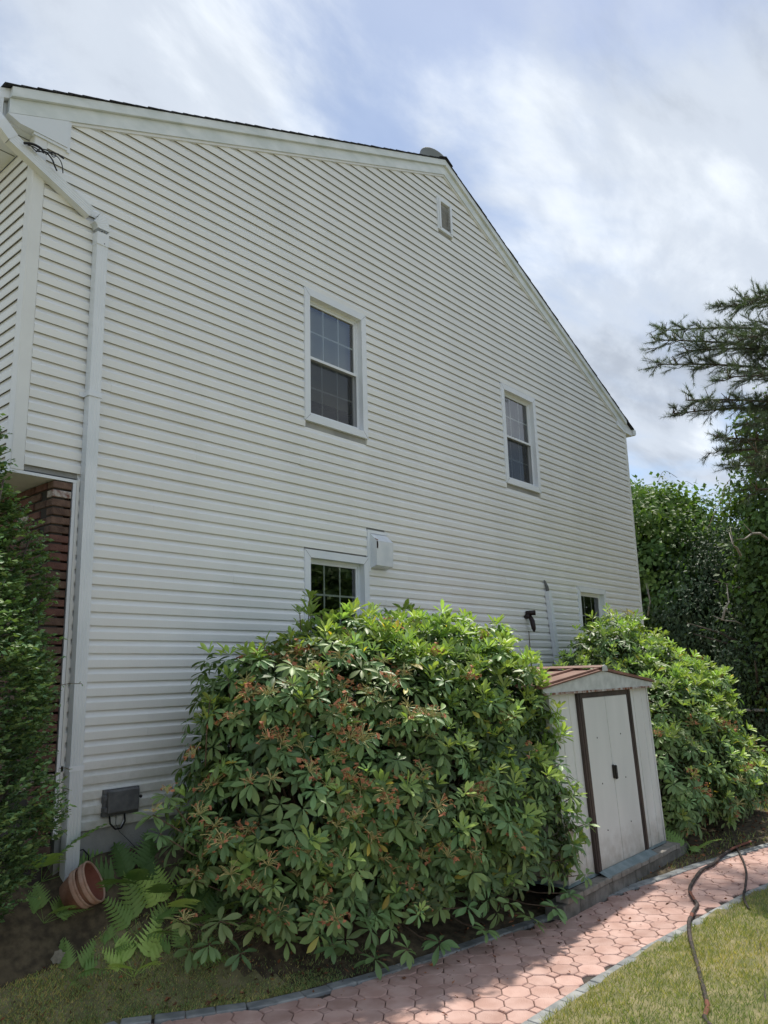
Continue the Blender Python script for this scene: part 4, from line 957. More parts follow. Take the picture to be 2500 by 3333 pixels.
# ------------------------------------------------------------------ boulder, lichen, pots
bx0, bx1 = 1.0, 2.90
m = MB(); nx, nz, ny = 22, 8, 8; V = []; F = []
def rock(x, y, z):
    n_ = .022*math.sin(x*7+z*9)+.018*math.sin(x*15+y*11)+.01*math.sin(z*31+x*23); return n_
def slab(name, x0, x1, y0, y1, z0, z1, m, nn=(20, 8, 6)):
    import bmesh
    bm = bmesh.new(); bmesh.ops.create_cube(bm, size=1); bmesh.ops.subdivide_edges(bm, edges=bm.edges[:], cuts=9, use_grid_fill=True)
    for v in bm.verts:
        c_ = v.co; r_ = (abs(c_.x*2)**8+abs(c_.y*2)**8+abs(c_.z*2)**8)**(1/8); c_ = c_/max(r_, 1e-6)*max(abs(c_.x), abs(c_.y), abs(c_.z))*2*.5 if r_ > 0 else c_
        x, y, z = x0+(c_.x+.5)*(x1-x0), y0+(c_.y+.5)*(y1-y0), z0+(c_.z+.5)*(z1-z0); k_ = rock(x, y, z); v.co = (x+k_*.6, y+k_, z+k_*.7)
    me = bpy.data.meshes.new(name); bm.to_mesh(me); bm.free(); me.materials.append(m)
    for p in me.polygons: p.use_smooth = True
    return me
BO = (2.1, 5.7, .2); t = thing('stone_block', 'long dark weathered stone block with a round lichen patch under the evergreen shrub', 'stone', BO)
wput('stone', slab('stone', .9, 2.93, 5.50, 6.0, .05, .635, stonem), t, BO)
m = MB(); ctr = at_y(125, 2067, 5.488); V = [ctr]; 
for i in range(18): a = 2*PI*i/18; r_ = .048*(1+.13*math.sin(i*2.3)+.08*math.cos(i*5)); V.append(ctr+Vector((r_*math.cos(a), -.004, r_*math.sin(a)*.9)))
V[0] = ctr+Vector((0, -.012, 0)); m.add(V, [(0, i+1, (i+1) % 18+1) for i in range(18)]+[], lichm, True); wput('lichen', m.mesh('lichen'), t, BO)
def pot(loc, axis, R0, label, depth=.16, inner=True):
    t = thing('terracotta_pot', label, 'flower pot', loc, 'nested terracotta pots'); q4 = axis.normalized().to_track_quat('Z', 'Y').to_matrix().to_4x4()
    m = MB(); r0 = R0*.66
    m.lathe([(0, -depth), (r0, -depth), (R0*.93, -.052)], terra, 36, q4); put('body', m.mesh('body'), t)
    m = MB(); m.lathe([(R0*.93, -.052), (R0*.99, -.050), (R0, -.046), (R0*1.0, -.024), (R0*.975, -.020), (R0*1.01, -.016), (R0*1.02, -.003), (R0*1.0, 0), (R0*.94, -.001), (R0*.93, -.01)], terrar, 36, q4); put('rim', m.mesh('rim'), t)
    m = MB(); m.lathe([(R0*.93, -.01), (R0*.86, -.05), (r0*.92, -depth+.03), (0, -depth+.03)], terrai, 36, q4); put('inside', m.mesh('inside'), t)
ax_ = Vector((.60, -.62, .44)).normalized()
pc = at_y(205, 1903, 5.60)
pot(tuple(pc), ax_, .152, 'terracotta pot lying tipped with its open mouth facing the ferns, frontmost of the nested pots')
pot(tuple(pc-ax_*.075), (ax_+Vector((0, -.03, .03))), .143, 'terracotta pot with pale rim that the frontmost tipped pot is pushed into', .15)
# ------------------------------------------------------------------ ferns
def frond_mesh(seed, L_=.5, wid=.135, n=9, mt=fernm, lobes=4):
    r = random.Random(seed); m = MB()
    def sp(t): return Vector((0.04*math.sin(t*2), L_*t, L_*(.12*t-.55*t*t)))
    m.tube([sp(i/8) for i in range(9)], [.003*(1-.7*i/8) for i in range(9)], fernm, 4, caps=False)
    for k in range(n):
        t = .34+.66*k/n; p = sp(t); ln = wid*(1.12-.85*(k/n)**1.3)*r.uniform(.9, 1.08); ww = L_/n*.36*(1-.35*k/n)
        for s in (-1, 1):
            d = Vector((s*math.cos(.45), math.sin(.45), -.12+r.uniform(-.08, .08))).normalized(); b_ = d.cross(Vector((0, 0, 1))).normalized()*s
            V = []; q = lobes*2
            for i in range(q+1):
                u = i/q; w_ = ww*(.6+.5*math.sin(PI*min(u+.15, 1)))*(1-.75*u**2.2)*(1.0 if i % 2 else .72); c0 = p+d*ln*u+Vector((0, 0, -.25*ln*u*u))
                V += [c0-b_*w_+Vector((0, 0, .15*w_)), c0, c0+b_*w_+Vector((0, 0, .15*w_))]
            F = []
            for i in range(q): a = 3*i; F += [(a, a+1, a+4, a+3), (a+1, a+2, a+5, a+4)]
            m.add(V, F, mt, False)
    p = sp(1); m.add([p+Vector((-.012, -.02, 0)), p+Vector((.012, -.02, 0)), p+Vector((0, .05, -.03))], [(0, 1, 2)], mt)
    return tint_mesh(m.mesh('frond'), (r.uniform(.85, 1.1), 1, .9))
FR = [frond_mesh(i) for i in range(5)]; FRD = [tint_mesh_ for tint_mesh_ in []]
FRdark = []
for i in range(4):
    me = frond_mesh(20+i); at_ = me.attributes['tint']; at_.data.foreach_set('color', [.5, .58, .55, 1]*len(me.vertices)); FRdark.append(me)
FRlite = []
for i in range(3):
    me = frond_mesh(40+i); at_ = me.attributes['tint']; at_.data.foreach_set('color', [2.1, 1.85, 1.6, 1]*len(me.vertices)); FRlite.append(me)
# crown pixel (base of the fronds), size, variants, label, list of frond azimuths
def at_ground(px, py):
    p = at_y(px, py, 1.0); d = (p-EYE).normalized(); t_ = 3.0
    while t_ < 14:
        q_ = EYE+d*t_
        if q_.z < ground_z(q_.x, q_.y): return q_
        t_ += .01
    return at_z(px, py, 0)
def fern(px, py, sz, lib, label, n, a0, elev, seed):
    r = random.Random(seed); p = at_ground(px, py); base = (p.x, p.y, p.z); t = thing('fern', label, 'fern', base, 'ferns at the foot of the wall')
    for k in range(n):
        a = a0+2*PI*k/n+r.uniform(-.3, .3); e = elev+r.uniform(-.3, .25); s = sz*r.uniform(.8, 1.15)*2
        if k % 5 < 3: a = -.5+r.uniform(-.3, .3); ry = -1.2+2.4*k/max(n-1, 1); e = 1.25+r.uniform(-.25, .1); q4 = Matrix.Rotation(a, 4, 'Z') @ Matrix.Rotation(ry, 4, 'Y') @ Matrix.Rotation(e, 4, 'X') @ Matrix.Scale(s, 4)
        else: q4 = Matrix.Rotation(a, 4, 'Z') @ Matrix.Rotation(e, 4, 'X') @ Matrix.Rotation(r.uniform(-.3, .3), 4, 'Y') @ Matrix.Scale(s, 4)
        put('frond', r.choice(lib), t, mat4=q4)
L_ = 'low dark fern filling the bed between the bright ferns and the big bush'
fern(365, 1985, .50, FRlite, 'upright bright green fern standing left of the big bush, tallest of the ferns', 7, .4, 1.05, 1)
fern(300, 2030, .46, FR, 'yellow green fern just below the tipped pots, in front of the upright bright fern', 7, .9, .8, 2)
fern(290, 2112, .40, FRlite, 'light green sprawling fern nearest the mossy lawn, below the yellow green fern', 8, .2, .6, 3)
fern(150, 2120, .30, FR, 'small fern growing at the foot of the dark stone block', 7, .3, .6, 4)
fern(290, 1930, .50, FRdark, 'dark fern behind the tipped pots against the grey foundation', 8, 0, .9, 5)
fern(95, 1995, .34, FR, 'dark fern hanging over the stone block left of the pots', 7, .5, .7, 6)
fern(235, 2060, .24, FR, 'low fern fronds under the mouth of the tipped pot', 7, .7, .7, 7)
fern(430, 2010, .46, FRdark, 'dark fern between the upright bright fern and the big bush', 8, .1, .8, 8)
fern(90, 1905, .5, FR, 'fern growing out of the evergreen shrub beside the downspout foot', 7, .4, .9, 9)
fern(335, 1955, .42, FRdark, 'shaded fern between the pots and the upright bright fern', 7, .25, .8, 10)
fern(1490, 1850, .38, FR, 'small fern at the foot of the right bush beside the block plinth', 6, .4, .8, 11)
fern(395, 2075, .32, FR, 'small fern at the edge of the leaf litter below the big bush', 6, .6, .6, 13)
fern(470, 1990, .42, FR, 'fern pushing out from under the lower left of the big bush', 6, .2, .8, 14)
# ------------------------------------------------------------------ grass, litter
def blades(name, pts, hmin, hmax, wd, lo, hi, cols, seed, kw):
    rng = np.random.default_rng(seed); n = len(pts); V_ = [(-.5, 0, 0), (.5, 0, 0), (.32, .55, .10), (-.32, .55, .10), (0, 1, .32)]; F_ = [(0, 1, 2, 3), (3, 2, 4)]
    a = rng.uniform(0, 2*PI, n); tl = rng.uniform(.1, .95, n); d = np.stack([np.cos(a)*tl, np.sin(a)*tl, np.ones(n)], 1)
    h_ = rng.uniform(hmin, hmax, n); s = np.stack([np.full(n, wd)*rng.uniform(.7, 1.3, n), h_, h_], 1)
    c_ = np.array(cols)[rng.integers(0, len(cols), n)]*rng.uniform(lo, hi, (n, 1))
    # patches of drier grass
    pt = .5+.5*np.sin(pts[:, 0]*2.1+np.sin(pts[:, 1]*3.3))*np.cos(pts[:, 1]*2.7+1); c_ = c_*(1+.28*(pt-.5))[:, None]*np.stack([1+.3*(pt-.4), np.ones(n), 1-.1*pt], 1)
    up = np.stack([-np.sin(a), np.cos(a), np.zeros(n)], 1); return cloud(name, V_, F_, pts, frames(d, up), s, c_, grassm, **kw)
rng = np.random.default_rng(3)
def grass_pts(n, x0, x1, y0, y1, ok):
    q = np.stack([rng.uniform(x0, x1, n), rng.uniform(y0, y1, n)], 1); k = np.array([ok(a, b_) for a, b_ in q]); q = q[k]
    return np.array([(a, b_, ground_z(a, b_)-.004) for a, b_ in q])
cols = [(1, 1, 1), (1.15, 1.1, .9), (.8, .95, .8), (1.9, 1.55, 1.3), (.65, .8, .7), (1.4, 1.25, 1.1)]
pts = grass_pts(80000, 3.9, 9.5, .2, 2.9, lambda x, y: y < kr(x)-.085+.02*math.sin(x*23) and y > .1)
blades('lawn_grass', pts, .018, .05, .0045, .7, 1.25, cols, 1, dict(kind='stuff', label='sunlit short lawn grass right of the path'))
pts = grass_pts(26000, 9.5, 22, -1, 6, lambda x, y: (y < kr(x)-.1) or (y > kl(x)+.06 and (x > 12.2 or y < kl(x)+.5+.2*math.sin(x*5)) and not (13.6 < x < 16.6 and 3.3 < y < 5.6)))
blades('yard_grass', pts, .03, .08, .011, .7, 1.2, cols, 2, dict(kind='stuff', label='grass of the back yard behind the path'))
pts = grass_pts(100000, 1.7, 4.9, 4.1, 5.5, lambda x, y: y > kl(x)+.01 and (rng.random() < .15+.85*(x+(y-4.6)*.7 < 4.0+.25*math.sin(y*9))) and x+(y-4.6)*.6 < 4.4+.3*math.sin(y*9))
blades('mossy_turf', pts, .008, .034, .0055, 1.1, 1.7, [(.8, .85, .8), (1.0, .9, .9), (.6, .85, .75), (1.2, 1.0, 1.0), (.5, .75, .7), (.35, .3, .3)], 4, dict(kind='stuff', label='thin mossy turf between the kerb and the ferns'))
def litter(name, n, ok, box, s0, s1, seed, label, cols):
    rg = np.random.default_rng(seed); q = []
    while len(q) < n:
        a, b_ = rg.uniform(box[0], box[1]), rg.uniform(box[2], box[3])
        if ok(a, b_): z = ground_z(a, b_) if not (kr(a) < b_ < kl(a)) else -.72*sstep((a-11.2)/7.0); q.append((a, b_, z+.008))
    q = np.array(q); a = rg.uniform(0, 6.28, n); d = np.stack([np.cos(a), np.sin(a), rg.uniform(-.2, .35, n)], 1)
    c_ = np.array(cols)[rg.integers(0, len(cols), n)]*rg.uniform(.6, 1.3, (n, 1))
    cloud(name, [(0, 0, 0), (.3, .35, .14), (.12, .62, .05), (0, 1, .2), (-.3, .45, .18), (-.1, .2, .02)], [(0, 1, 2), (0, 2, 3, 4), (0, 4, 5)], q, frames(d, None, rg.normal(0, .5, n)), rg.uniform(s0, s1, n), c_, deadm, kind='stuff', label=label, smooth=False)
dc = [(1, 1, 1), (1.4, 1.2, 1), (.5, .5, .5), (1.8, 1.7, 1.5), (.35, .35, .35)]
litter('dead_leaves', 230, lambda x, y: kl(x)-.75*abs(R.gauss(0, .6)) < y < kl(x)-.02, (4.0, 11.5, 2.0, 4.3), .012, .04, 5, 'scattered brown dead leaves on the shaded side of the pavers', dc)
litter('dead_leaves', 60, lambda x, y: kr(x)-.1 < y < kl(x), (3.6, 9, 2.5, 4.3), .010, .026, 6, 'few dry leaf crumbs scattered over the sunlit pavers', dc)
litter('leaf_litter', 3000, lambda x, y: y > kl(x)+.02, (3.2, 13, 3.0, 5.9), .02, .06, 8, 'brown leaf litter on the soil under the bushes', dc)
litter('turf_litter', 160, lambda x, y: y > kl(x)+.03, (2.1, 4.0, 4.5, 5.5), .012, .04, 9, 'brown leaf bits on the mossy turf', dc)
litter('mulch_chips', 1500, lambda x, y: True, (13.4, 16.8, 3.2, 5.7), .05, .12, 10, 'reddish brown mulch patch in the back yard', dc)
# weeds at the foot of the plinth
pts = grass_pts(900, 6.6, 9.5, 3.3, 3.75, lambda x, y: kl(x)+.0 < y < SY-.125 and math.sin(x*4.3) > -.3); blades('plinth_weeds', pts, .02, .07, .005, .6, 1.1, [(1, 1, 1), (.8, 1, .8), (1.6, 1.3, 1.1)], 6, dict(kind='stuff', label='weeds growing between the kerb and the block plinth'))
# ------------------------------------------------------------------ hoses
def spline(P_, n=7):
    Q = []
    for i in range(len(P_)-1):
        a = P_[max(i-1, 0)]; b_ = P_[i]; c_ = P_[i+1]; d = P_[min(i+2, len(P_)-1)]
        for s in range(n): u = s/n; Q.append(.5*((2*b_)+(c_-a)*u+(2*a-5*b_+4*c_-d)*u*u+(3*b_-a-3*c_+d)*u**3))
    Q.append(P_[-1]); return Q
def hose(pix, r, nm, label, extra=()):
    P_ = [at_z(px, py, r+.006) for px, py in pix]+[Vector(e) for e in extra]; Q = spline(P_)
    for q_ in Q:
        if q_.y < kr(q_.x): q_.z += .02
        if q_.y > kl(q_.x)-.12: q_.z = max(q_.z*0+ground_z(q_.x, max(q_.y, kl(q_.x)+.01))+r+.004, r+.016-.72*sstep((q_.x-11.2)/7.0))
    m = MB(); rs = [r*(1+.10*math.sin(i*1.9)) for i in range(len(Q))]; m.tube(Q, rs, hosem, 10)
    k = m.mi(hoser) if r > .012 else 0
    if r > .012:
        for i, f_ in enumerate(m.f):
            ring = i//10
            if math.sin(ring*.31)+math.sin(ring*.13+1) > .9 and i % 10 in (1, 2, 3, 4): m.m[i] = k
    o = m.build(nm); tag(o, label, 'hose')
hose([(1625, 1820), (1590, 1832), (1560, 1850), (1538, 1868), (1515, 1880), (1495, 1908), (1490, 1925), (1499, 1943), (1506, 1955), (1496, 1972), (1489, 1998), (1491, 2030), (1500, 2066), (1512, 2110), (1522, 2150), (1529, 2185), (1527, 2215)], .0165, 'hose', 'thick old black and reddish hose snaking across the path onto the lawn', [(4.9, 1.7, .03)])
hose([(1583, 1822), (1592, 1835), (1605, 1858), (1612, 1885), (1610, 1915), (1607, 1940), (1613, 1960), (1621, 1970)], .011, 'hose', 'thin dark hose lying across the far path, right of the thick one')
hose([(1634, 2010), (1645, 2060), (1652, 2130), (1655, 2215)], .008, 'hose', 'very thin dark hose lying in the lawn at the right picture edge')
# ------------------------------------------------------------------ trees
def leaf_group(P_, Nn, rng, n_per, size, mt, tl, hang=.6, lay=None):
    n = len(P_)*n_per; ids = np.repeat(np.arange(len(P_)), n_per); spread = lay if lay is not None else np.array([.2, .2, .17])
    pos = P_[ids]+rng.normal(0, 1, (n, 3))*spread
    d = rng.normal(0, .7, (n, 3))+np.array([0, 0, -hang])+Nn[ids]*.5
    ct = rtint(len(P_), tl[0], tl[1], .1, rng)[ids]*rng.uniform(.8, 1.2, (n, 1))
    up = Nn[ids]+rng.normal(0, .35, (n, 3))+np.array([0, 0, .4])
    V_ = [(0, 0, 0), (.36, .4, .05), (0, 1, -.06), (-.36, .4, .05)] if mt is vinem else QL_V
    return (V_, QL_F, pos, frames(d, up), rng.uniform(size*.7, size*1.3, n), ct, mt)
def trunk(parent, base, pts, r0, r1, limbs=8, seed=1):
    r = random.Random(seed); m = MB(); n = len(pts); m.tube(pts, [r0+(r1-r0)*i/(n-1) for i in range(n)], barkm, 10); wput('trunk', m.mesh('trunk'), parent, base)
    m = MB()
    for k in range(limbs):
        t_ = r.uniform(.35, .95)*(n-1); i = int(t_); p = Vector(pts[i]).lerp(Vector(pts[min(i+1, n-1)]), t_-i); a = r.uniform(0, 6.28); L_ = r.uniform(1.2, 2.4)
        e = p+Vector((math.cos(a)*L_, math.sin(a)*L_, L_*.5)); m.tube([p, p.lerp(e, .5)+Vector((0, 0, .1)), e], [r0*.2, r0*.1, r0*.04], barkm, 6)
    wput('limbs', m.mesh('limbs'), parent, base)
def tree(name, label, x, y, ells, dens, n_per, size, mt, tl, seed, group=None, hang=.6, lay=None, jit=.08):
    rng = np.random.default_rng(seed); gz = ground_z(x, y) if x < 18 and -2 < y < 6.5 else -.75
    base = (x, y, gz); t = thing(name, label, 'tree', base, group); top = max(e[2]+e[5]*.6 for e in ells)
    trunk(t, base, [(x, y, gz-.2), (x+.1, y, gz+top*.35), (x-.05, y+.1, gz+top*.7), (x, y, top)], .28, .06, 10, seed)
    A, An = ell_surface(ells, dens, rng, zmin=-.8, jit=jit, cover=.85); A = A+An*bumpy(A, .22, 1.5, seed)[:, None]
    B2, Bn = ell_surface(ells, dens*.5, rng, zmin=-.9, shell=.72, jit=.1, cover=.5)
    k = A[:, 2] > gz; A, An = A[k], An[k]; k = B2[:, 2] > gz; B2, Bn = B2[k], Bn[k]
    cloud_groups('crown', [leaf_group(A, An, rng, n_per, size, mt, tl, hang, lay), leaf_group(B2, Bn, rng, n_per, size*1.3, mt, tl, hang, np.array([.4, .4, .35]))], t, base, smooth=False, kind='stuff')
    return t, base
vt, vb = tree('vine_covered_tree', 'broad tree smothered in bright green vines, right beside the house corner', 24.2, 9.3, [(23.6, 9.2, 3.6, 2.6, 2.4, 3.9), (24.4, 9.9, 5.6, 1.9, 1.9, 2.1), (24.5, 7.8, 3.0, 1.9, 1.7, 3.3), (23.4, 10.8, 3.6, 1.8, 1.8, 3.6)], 6.5, 34, .16, vinem, (.75, 1.5), 51)
t2_, vb2 = tree('vine_covered_tree', 'tall vine draped tree at the right picture edge below the pine branches', 20.5, 4.2, [(20.6, 4.3, 3.2, 1.7, 1.5, 3.8), (20.6, 4.2, 6.3, 1.3, 1.25, 2.3), (21, 3.0, 4, 1.6, 1.6, 4.2)], 7, 34, .13, vinem, (.5, 1.2), 52)
tree('hemlock_tree', 'dark drooping hemlock between the two vine covered trees', 22.5, 6.6, [(22.5, 6.7, 2.2, 2.1, 1.7, 3.4), (22.6, 6.0, 3.8, 1.5, 1.3, 2.1), (22.2, 7.5, 1.8, 1.6, 1.4, 2.8)], 8, 42, .10, hemm, (.7, 1.5), 53, hang=1.3, lay=np.array([.34, .34, .10]))
tree('hemlock_tree', 'low dark hemlock behind the swing bar', 19.6, 5.3, [(20.3, 5.6, 1.2, 1.5, .9, 2.4)], 8, 40, .09, hemm, (.6, 1.3), 54, hang=1.3, lay=np.array([.3, .3, .10]))
for px0, py0, px1, py1, px2, py2, Yd in ((1659, 1165, 1625, 1152, 1590, 1165, 4.0), (1620, 1370, 1590, 1342, 1540, 1330, 5.6), (1600, 1200, 1585, 1180, 1575, 1150, 4.6), (1560, 1340, 1575, 1300, 1570, 1270, 5.6), (1400, 1330, 1405, 1300, 1395, 1260, 8.2)):
    m = MB(); Q_ = [at_y(px0, py0, Yd), at_y(px1, py1, Yd-.15), at_y(px2, py2, Yd)]; Q_ = [Q_[0], Q_[0].lerp(Q_[1], .5)+Vector((0, 0, .06)), Q_[1], Q_[1].lerp(Q_[2], .5)+Vector((0, 0, -.05)), Q_[2]]
    m.tube(Q_, [.028, .022, .018, .012, .006], deadw, 6); m.tube([Q_[2], Q_[2].lerp(Q_[4], .5)+Vector((0, 0, .25))], [.012, .004], deadw, 5); wput('dead_branch', m.mesh('dead_branch'), t2_, vb2)
# far wood closing the view behind, one mass of trees
rng = np.random.default_rng(60); A, An = ell_surface([(34+3*math.sin(i*2.1), -14+i*4.2, 2.2+.8*math.sin(i*1.7), 3.2, 3.2, 4.2) for i in range(14)], 1.6, rng, jit=.08)
n_ = 16; cl = A; ids = np.repeat(np.arange(len(cl)), n_); pos = cl[ids]+rng.normal(0, .5, (len(ids), 3)); d = rng.normal(0, .7, (len(ids), 3))
cloud('distant_wood', QL_V, QL_F, pos, frames(d), rng.uniform(.3, .55, len(ids)), rtint(len(ids), .4, .9, .1, rng), hemm, kind='stuff', label='dark wood far behind the back yard')
# vine tendrils against the sky
def tendril(pix, Y_d, parent, base, n_leaf, sz, seed):
    r = random.Random(seed); P_ = [at_y(px, py, Y_d) for px, py in pix]; Q = spline(P_, 6); m = MB(); m.tube(Q, .007, stemm, 4); wput('tendril', m.mesh('tendril'), parent, base)
    if n_leaf:
        tp = [Q[int(r.random()**1.2*(len(Q)-1))]+Vector((r.gauss(0, .06), r.gauss(0, .05), r.gauss(-.04, .06))) for _ in range(n_leaf)]; td = [(r.gauss(0, .5), r.gauss(0, .5), -1) for _ in tp]
        cloud('tendril_leaves', QL_V, QL_F, np.array(tp), frames(np.array(td)), np.full(len(tp), sz), rtint(len(tp), .8, 1.2, .1, np.random.default_rng(seed)), vinem, parent, base, smooth=False)
tendril([(1418, 1060), (1422, 1040), (1430, 1022), (1440, 1018), (1463, 1032)], 9.3, vt, vb, 18, .09, 1)
tendril([(1440, 1080), (1490, 1076), (1540, 1066), (1570, 1056), (1594, 1048), (1590, 1058)], 8.6, vt, vb, 60, .11, 2)
tendril([(1462, 1065), (1475, 1048), (1483, 1040), (1500, 1050)], 8.8, vt, vb, 12, .08, 3)
tendril([(1400, 1065), (1395, 1050), (1408, 1045)], 9.3, vt, vb, 8, .08, 6)
tendril([(1600, 1010), (1570, 1045), (1558, 1080), (1545, 1105), (1530, 1140)], 5.6, t2_, vb2, 30, .10, 4)
tendril([(1620, 1020), (1598, 1040), (1580, 1075), (1575, 1090)], 5.4, t2_, vb2, 34, .10, 5)
# pine -------------------------------------------------------------
pb = (14.2, 1.35, ground_z(14.2, 1.35)); pine = thing('pine_tree', 'large white pine at the right whose long needled branches reach in against the sky', 'tree', pb)
m = MB(); m.tube([(14.2, 1.35, pb[2]-.2), (14.25, 1.4, 3), (14.2, 1.35, 7), (14.3, 1.3, 11)], [.26, .22, .15, .05], barkm, 12); wput('trunk', m.mesh('trunk'), pine, pb)
rp = random.Random(4)
def tuft(npos, ndir, p, d, k=34, L_=.11):
    k = int(k*1.3)
    for _ in range(k):
        v_ = Vector((rp.gauss(0, .55), rp.gauss(0, .55), rp.gauss(0, .55)))+d*1.0; npos.append(p+d*rp.uniform(-.06, .03)); ndir.append(v_)
def pbranch(z0, tip, ln_side, thick=.035, bend=.15):
    """limb from the trunk to tip with side shoots lying in a loose plane"""
    a = Vector((14.22, 1.37, z0)); tip = Vector(tip); Q = [a.lerp(tip, t_)+Vector((0, 0, bend*math.sin(PI*t_)*1.2-.1*t_)) for t_ in np.linspace(0, 1, 12)]
    m = MB(); m.tube(Q, [thick*(1-.85*i/11)+.004 for i in range(12)], barkm, 7); npos, ndir = [], []
    L_ = (tip-a).length; k = 0
    for i in range(2, 12):
        for s in (-1, 1, 1, -1) if i > 6 else (-1, 1, 1, -1, -1, 1):
            p = Q[i].lerp(Q[i-1], rp.random()); d = (Q[i]-Q[i-1]).normalized(); sd_ = Vector((-d.y, d.x, 0)).normalized()*s
            l = ln_side*(1.15-.75*i/11)*rp.uniform(.5, 1.2); dd = (d*.9+sd_*.75+Vector((0, 0, rp.gauss(.02, .22)))).normalized(); e = p+dd*l
            mid = p.lerp(e, .5)+Vector((0, 0, -.03)); m.tube([p, mid, e], [.009, .006, .003], barkm, 4, caps=False)
            for j in range(1, int(l/.095)+2):
                q_ = p+dd*min(l, j*.095); tuft(npos, ndir, q_, (dd+Vector((rp.gauss(0, .2), rp.gauss(0, .2), rp.gauss(.05, .2)))).normalized(), 24)
            for w_ in range(3):
                q_ = p.lerp(e, rp.uniform(.3, 1)); d3 = (dd+Vector((rp.gauss(0, .6), rp.gauss(0, .6), rp.gauss(0, .35)))).normalized(); e3 = q_+d3*rp.uniform(.1, .25); m.tube([q_, e3], [.005, .003], barkm, 4, caps=False); tuft(npos, ndir, e3, d3, 26); tuft(npos, ndir, q_.lerp(e3, .5), d3, 18)
    # bare candle tips
    for _ in range(26):
        i = rp.randint(5, 11); p = Q[i]+Vector((rp.gauss(0, .01), rp.gauss(0, .01), 0)); m.tube([p, p+Vector((rp.gauss(-.05, .05), rp.gauss(0, .05), rp.uniform(.05, .13)))], [.008, .004], stemm, 5)
    br = wput('branch', m.mesh('branch'), pine, pb)
    P2 = np.array([tuple(p) for p in npos]); D2 = np.array([tuple(d) for d in ndir]); n = len(P2)
    cloud('needles', NE_V, NE_F, P2, frames(D2), np.stack([np.full(n, .22), NP.uniform(.06, .115, n), np.ones(n)], 1), rtint(n, .6, 1.5, .08, NP), pinem, br, (0, 0, 0), smooth=False, kind='stuff')
def tipat(px, py, dist_y): return tuple(at_y(px, py, dist_y))
for z0, px, py, Y_, s in ((7.1, 1420, 703, 4.6, .62), (6.6, 1400, 722, 4.2, .6), (6.3, 1403, 775, 4.35, .6), (6.7, 1470, 745, 3.8, .6), (5.8, 1440, 880, 3.9, .5), (5.7, 1470, 850, 3.5, .55), (7.6, 1540, 650, 3.4, .5), (5.0, 1535, 960, 3.2, .4), (4.9, 1535, 930, 3.0, .4), (6.2, 1560, 800, 2.9, .6), (7.2, 1580, 720, 2.8, .6), (4.6, 1570, 990, 2.8, .45), (8.2, 1600, 640, 2.7, .5), (5.4, 1600, 900, 2.6, .5), (4.3, 1620, 1040, 2.5, .5), (5.0, 1620, 960, 2.4, .55)):
    pbranch(z0, tipat(px+14, py, Y_), s)
pb_ = None
# trees over the road behind the viewer (they show in the window glass)
for i, (x, y, h_) in enumerate(((22, -9, 8.5), (32, -13, 12))):
    lab = ('leafy tree out on the lawn opposite the gable wall, nearer of two', 'tallest leafy tree far out on the lawn opposite the gable wall', 'leafy tree on the lawn behind the viewer')[i]
    tree('leafy_tree', lab, x, y, [(x, y, h_*.58, 2.9, 2.9, h_*.36), (x+1.5, y-1, h_*.5, 2.2, 2.2, h_*.28), (x-1.6, y+.5, h_*.48, 2.0, 2.0, h_*.25)], 1.6, 18, .34, vinem, (.6, 1.2), 70+i)
# ------------------------------------------------------------------ swing frame and yard machine
def fr_pt(px, py, Y_): return at_y(px, py, Y_)
a = fr_pt(1618, 1534, 5.55); b_ = a+Vector((.5, -2.6, .02)); sb_ = (b_.x, b_.y, -.7); t = thing('swing_set', 'swing set with pale metal top bar, teal clamp and yellow rope beyond right bush', 'swing', sb_)
m = MB(); m.tube([a+Vector((-.3, 1.2, 0)), a, b_], .032, chrome, 10); wput('top_bar', m.mesh('top_bar'), t, sb_)
m = MB()
for e in (a+Vector((-.3, 1.2, 0)), b_):
    for s in (-1, 1): m.tube([e, Vector((e.x+s*.7, e.y, -.75))], .03, chrome, 8)
wput('legs', m.mesh('legs'), t, sb_)
c1 = fr_pt(1640, 1535, 5.2); k_ = a.lerp(b_, .14)
m = MB(); m.tube([k_+Vector((0, -.03, .0)), k_+Vector((0, .03, 0))], .05, teal, 10); wput('clamp', m.mesh('clamp'), t, sb_)
m = MB()
for i in range(9): p = k_+Vector((0, 0, -.06-i*.045)); m.tube([p, p+Vector((.012*(i % 2), .012*((i+1) % 2), -.045))], .012, greyp, 5)
wput('chain', m.mesh('chain'), t, sb_)
m = MB(); m.tube([k_+Vector((0, 0, -.46)), k_+Vector((0, -.16, -1.45))], .02, yellow, 8); wput('rope', m.mesh('rope'), t, sb_)
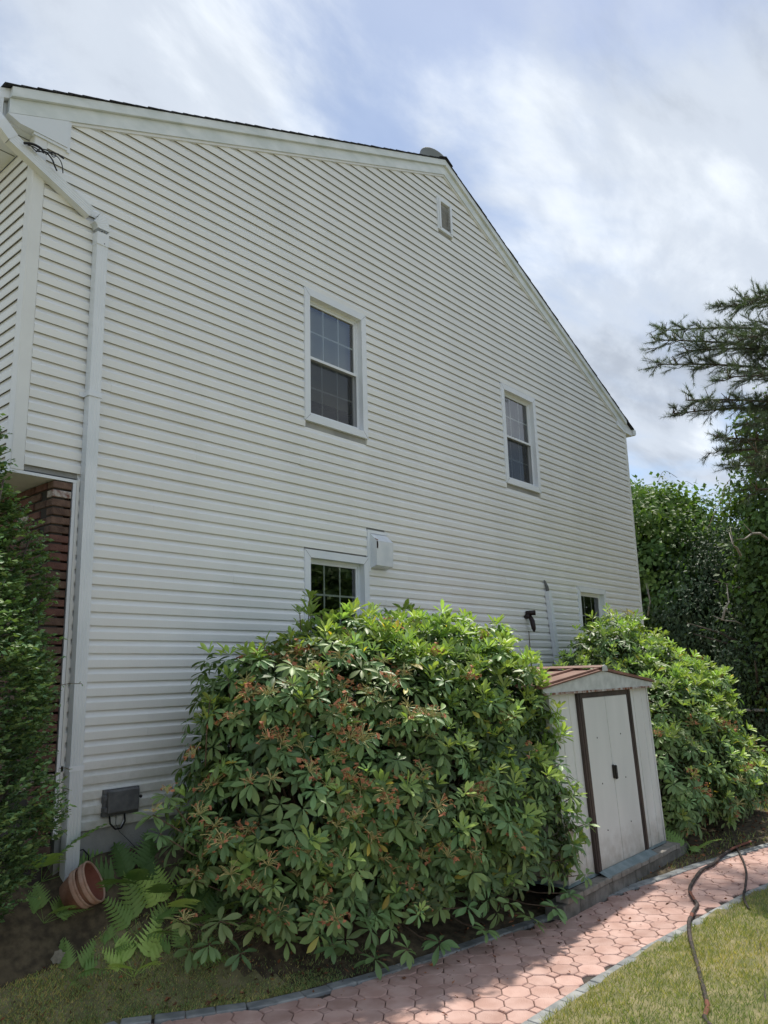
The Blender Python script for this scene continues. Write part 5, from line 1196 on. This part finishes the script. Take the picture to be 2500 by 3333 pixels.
wc = at_y(1642, 1700, 5.4); mb_ = (wc.x, wc.y, -.7); t = thing('garden_tractor', 'black wheeled yard machine half hidden behind the right bush', 'yard machine', mb_)
zg = ground_z(min(wc.x, 17.9), 5.4); zc = wc.z-.02
def wheel(c_, r_):
    q4 = Matrix.Translation(c_) @ Matrix.Rotation(PI/2, 4, 'X') @ Matrix.Rotation(.2, 4, 'Y'); m = MB(); m.lathe([(r_*.55, -.06), (r_*.95, -.07), (r_, -.04), (r_, .04), (r_*.95, .07), (r_*.55, .06)], tyre, 24, q4)
    o = wput('wheel', m.mesh('wheel'), t, mb_); m = MB(); m.lathe([(0, .03), (r_*.2, .05), (r_*.5, .02), (r_*.56, .055)], chrome, 20, q4); m.lathe([(0, -.03), (r_*.2, -.05), (r_*.5, -.02), (r_*.56, -.055)], greyp, 20, q4); wput('rim', m.mesh('rim'), o, (0, 0, 0))
wheel(wc, .19); wheel(wc+Vector((.1, -1.1, 0)), .19); wheel(wc+Vector((.9, .1, .03)), .2)
m = MB(); m.bbox(wc.x-.1, wc.x+1.0, wc.y-1.0, wc.y-.1, wc.z+.12, wc.z+.42, black, .05); m.tube([wc+Vector((-.1, .4, .02)), wc+Vector((-.1, -.6, .1))], .03, greyp, 8); wput('body', m.mesh('body'), t, mb_)
m = MB(); m.tube([wc+Vector((0, -.1, .3)), wc+Vector((-.05, .15, .2)), wc+Vector((-.05, .1, .05))], .05, chrome, 8); wput('engine', m.mesh('engine'), t, mb_)
yp = at_y(1552, 1712, 5.9); t = thing('toy_truck', 'small yellow plastic object glimpsed through the lower leaves of the right bush', 'toy', tuple(yp)); m = MB(); m.prism([(-.3, -.08), (.3, -.1), (.32, .06), (.05, .09), (-.02, .2), (-.26, .2)], 'y', -.12, .12, yellow); put('body', m.mesh('body'), t)
m = MB(); m.tube([(-.18, -.14, -.12), (-.18, .14, -.12)], .09, tyre, 12); put('wheel', m.mesh('wheel'), t); m = MB(); m.tube([(.18, -.14, -.12), (.18, .14, -.12)], .09, tyre, 12); put('wheel', m.mesh('wheel'), t)
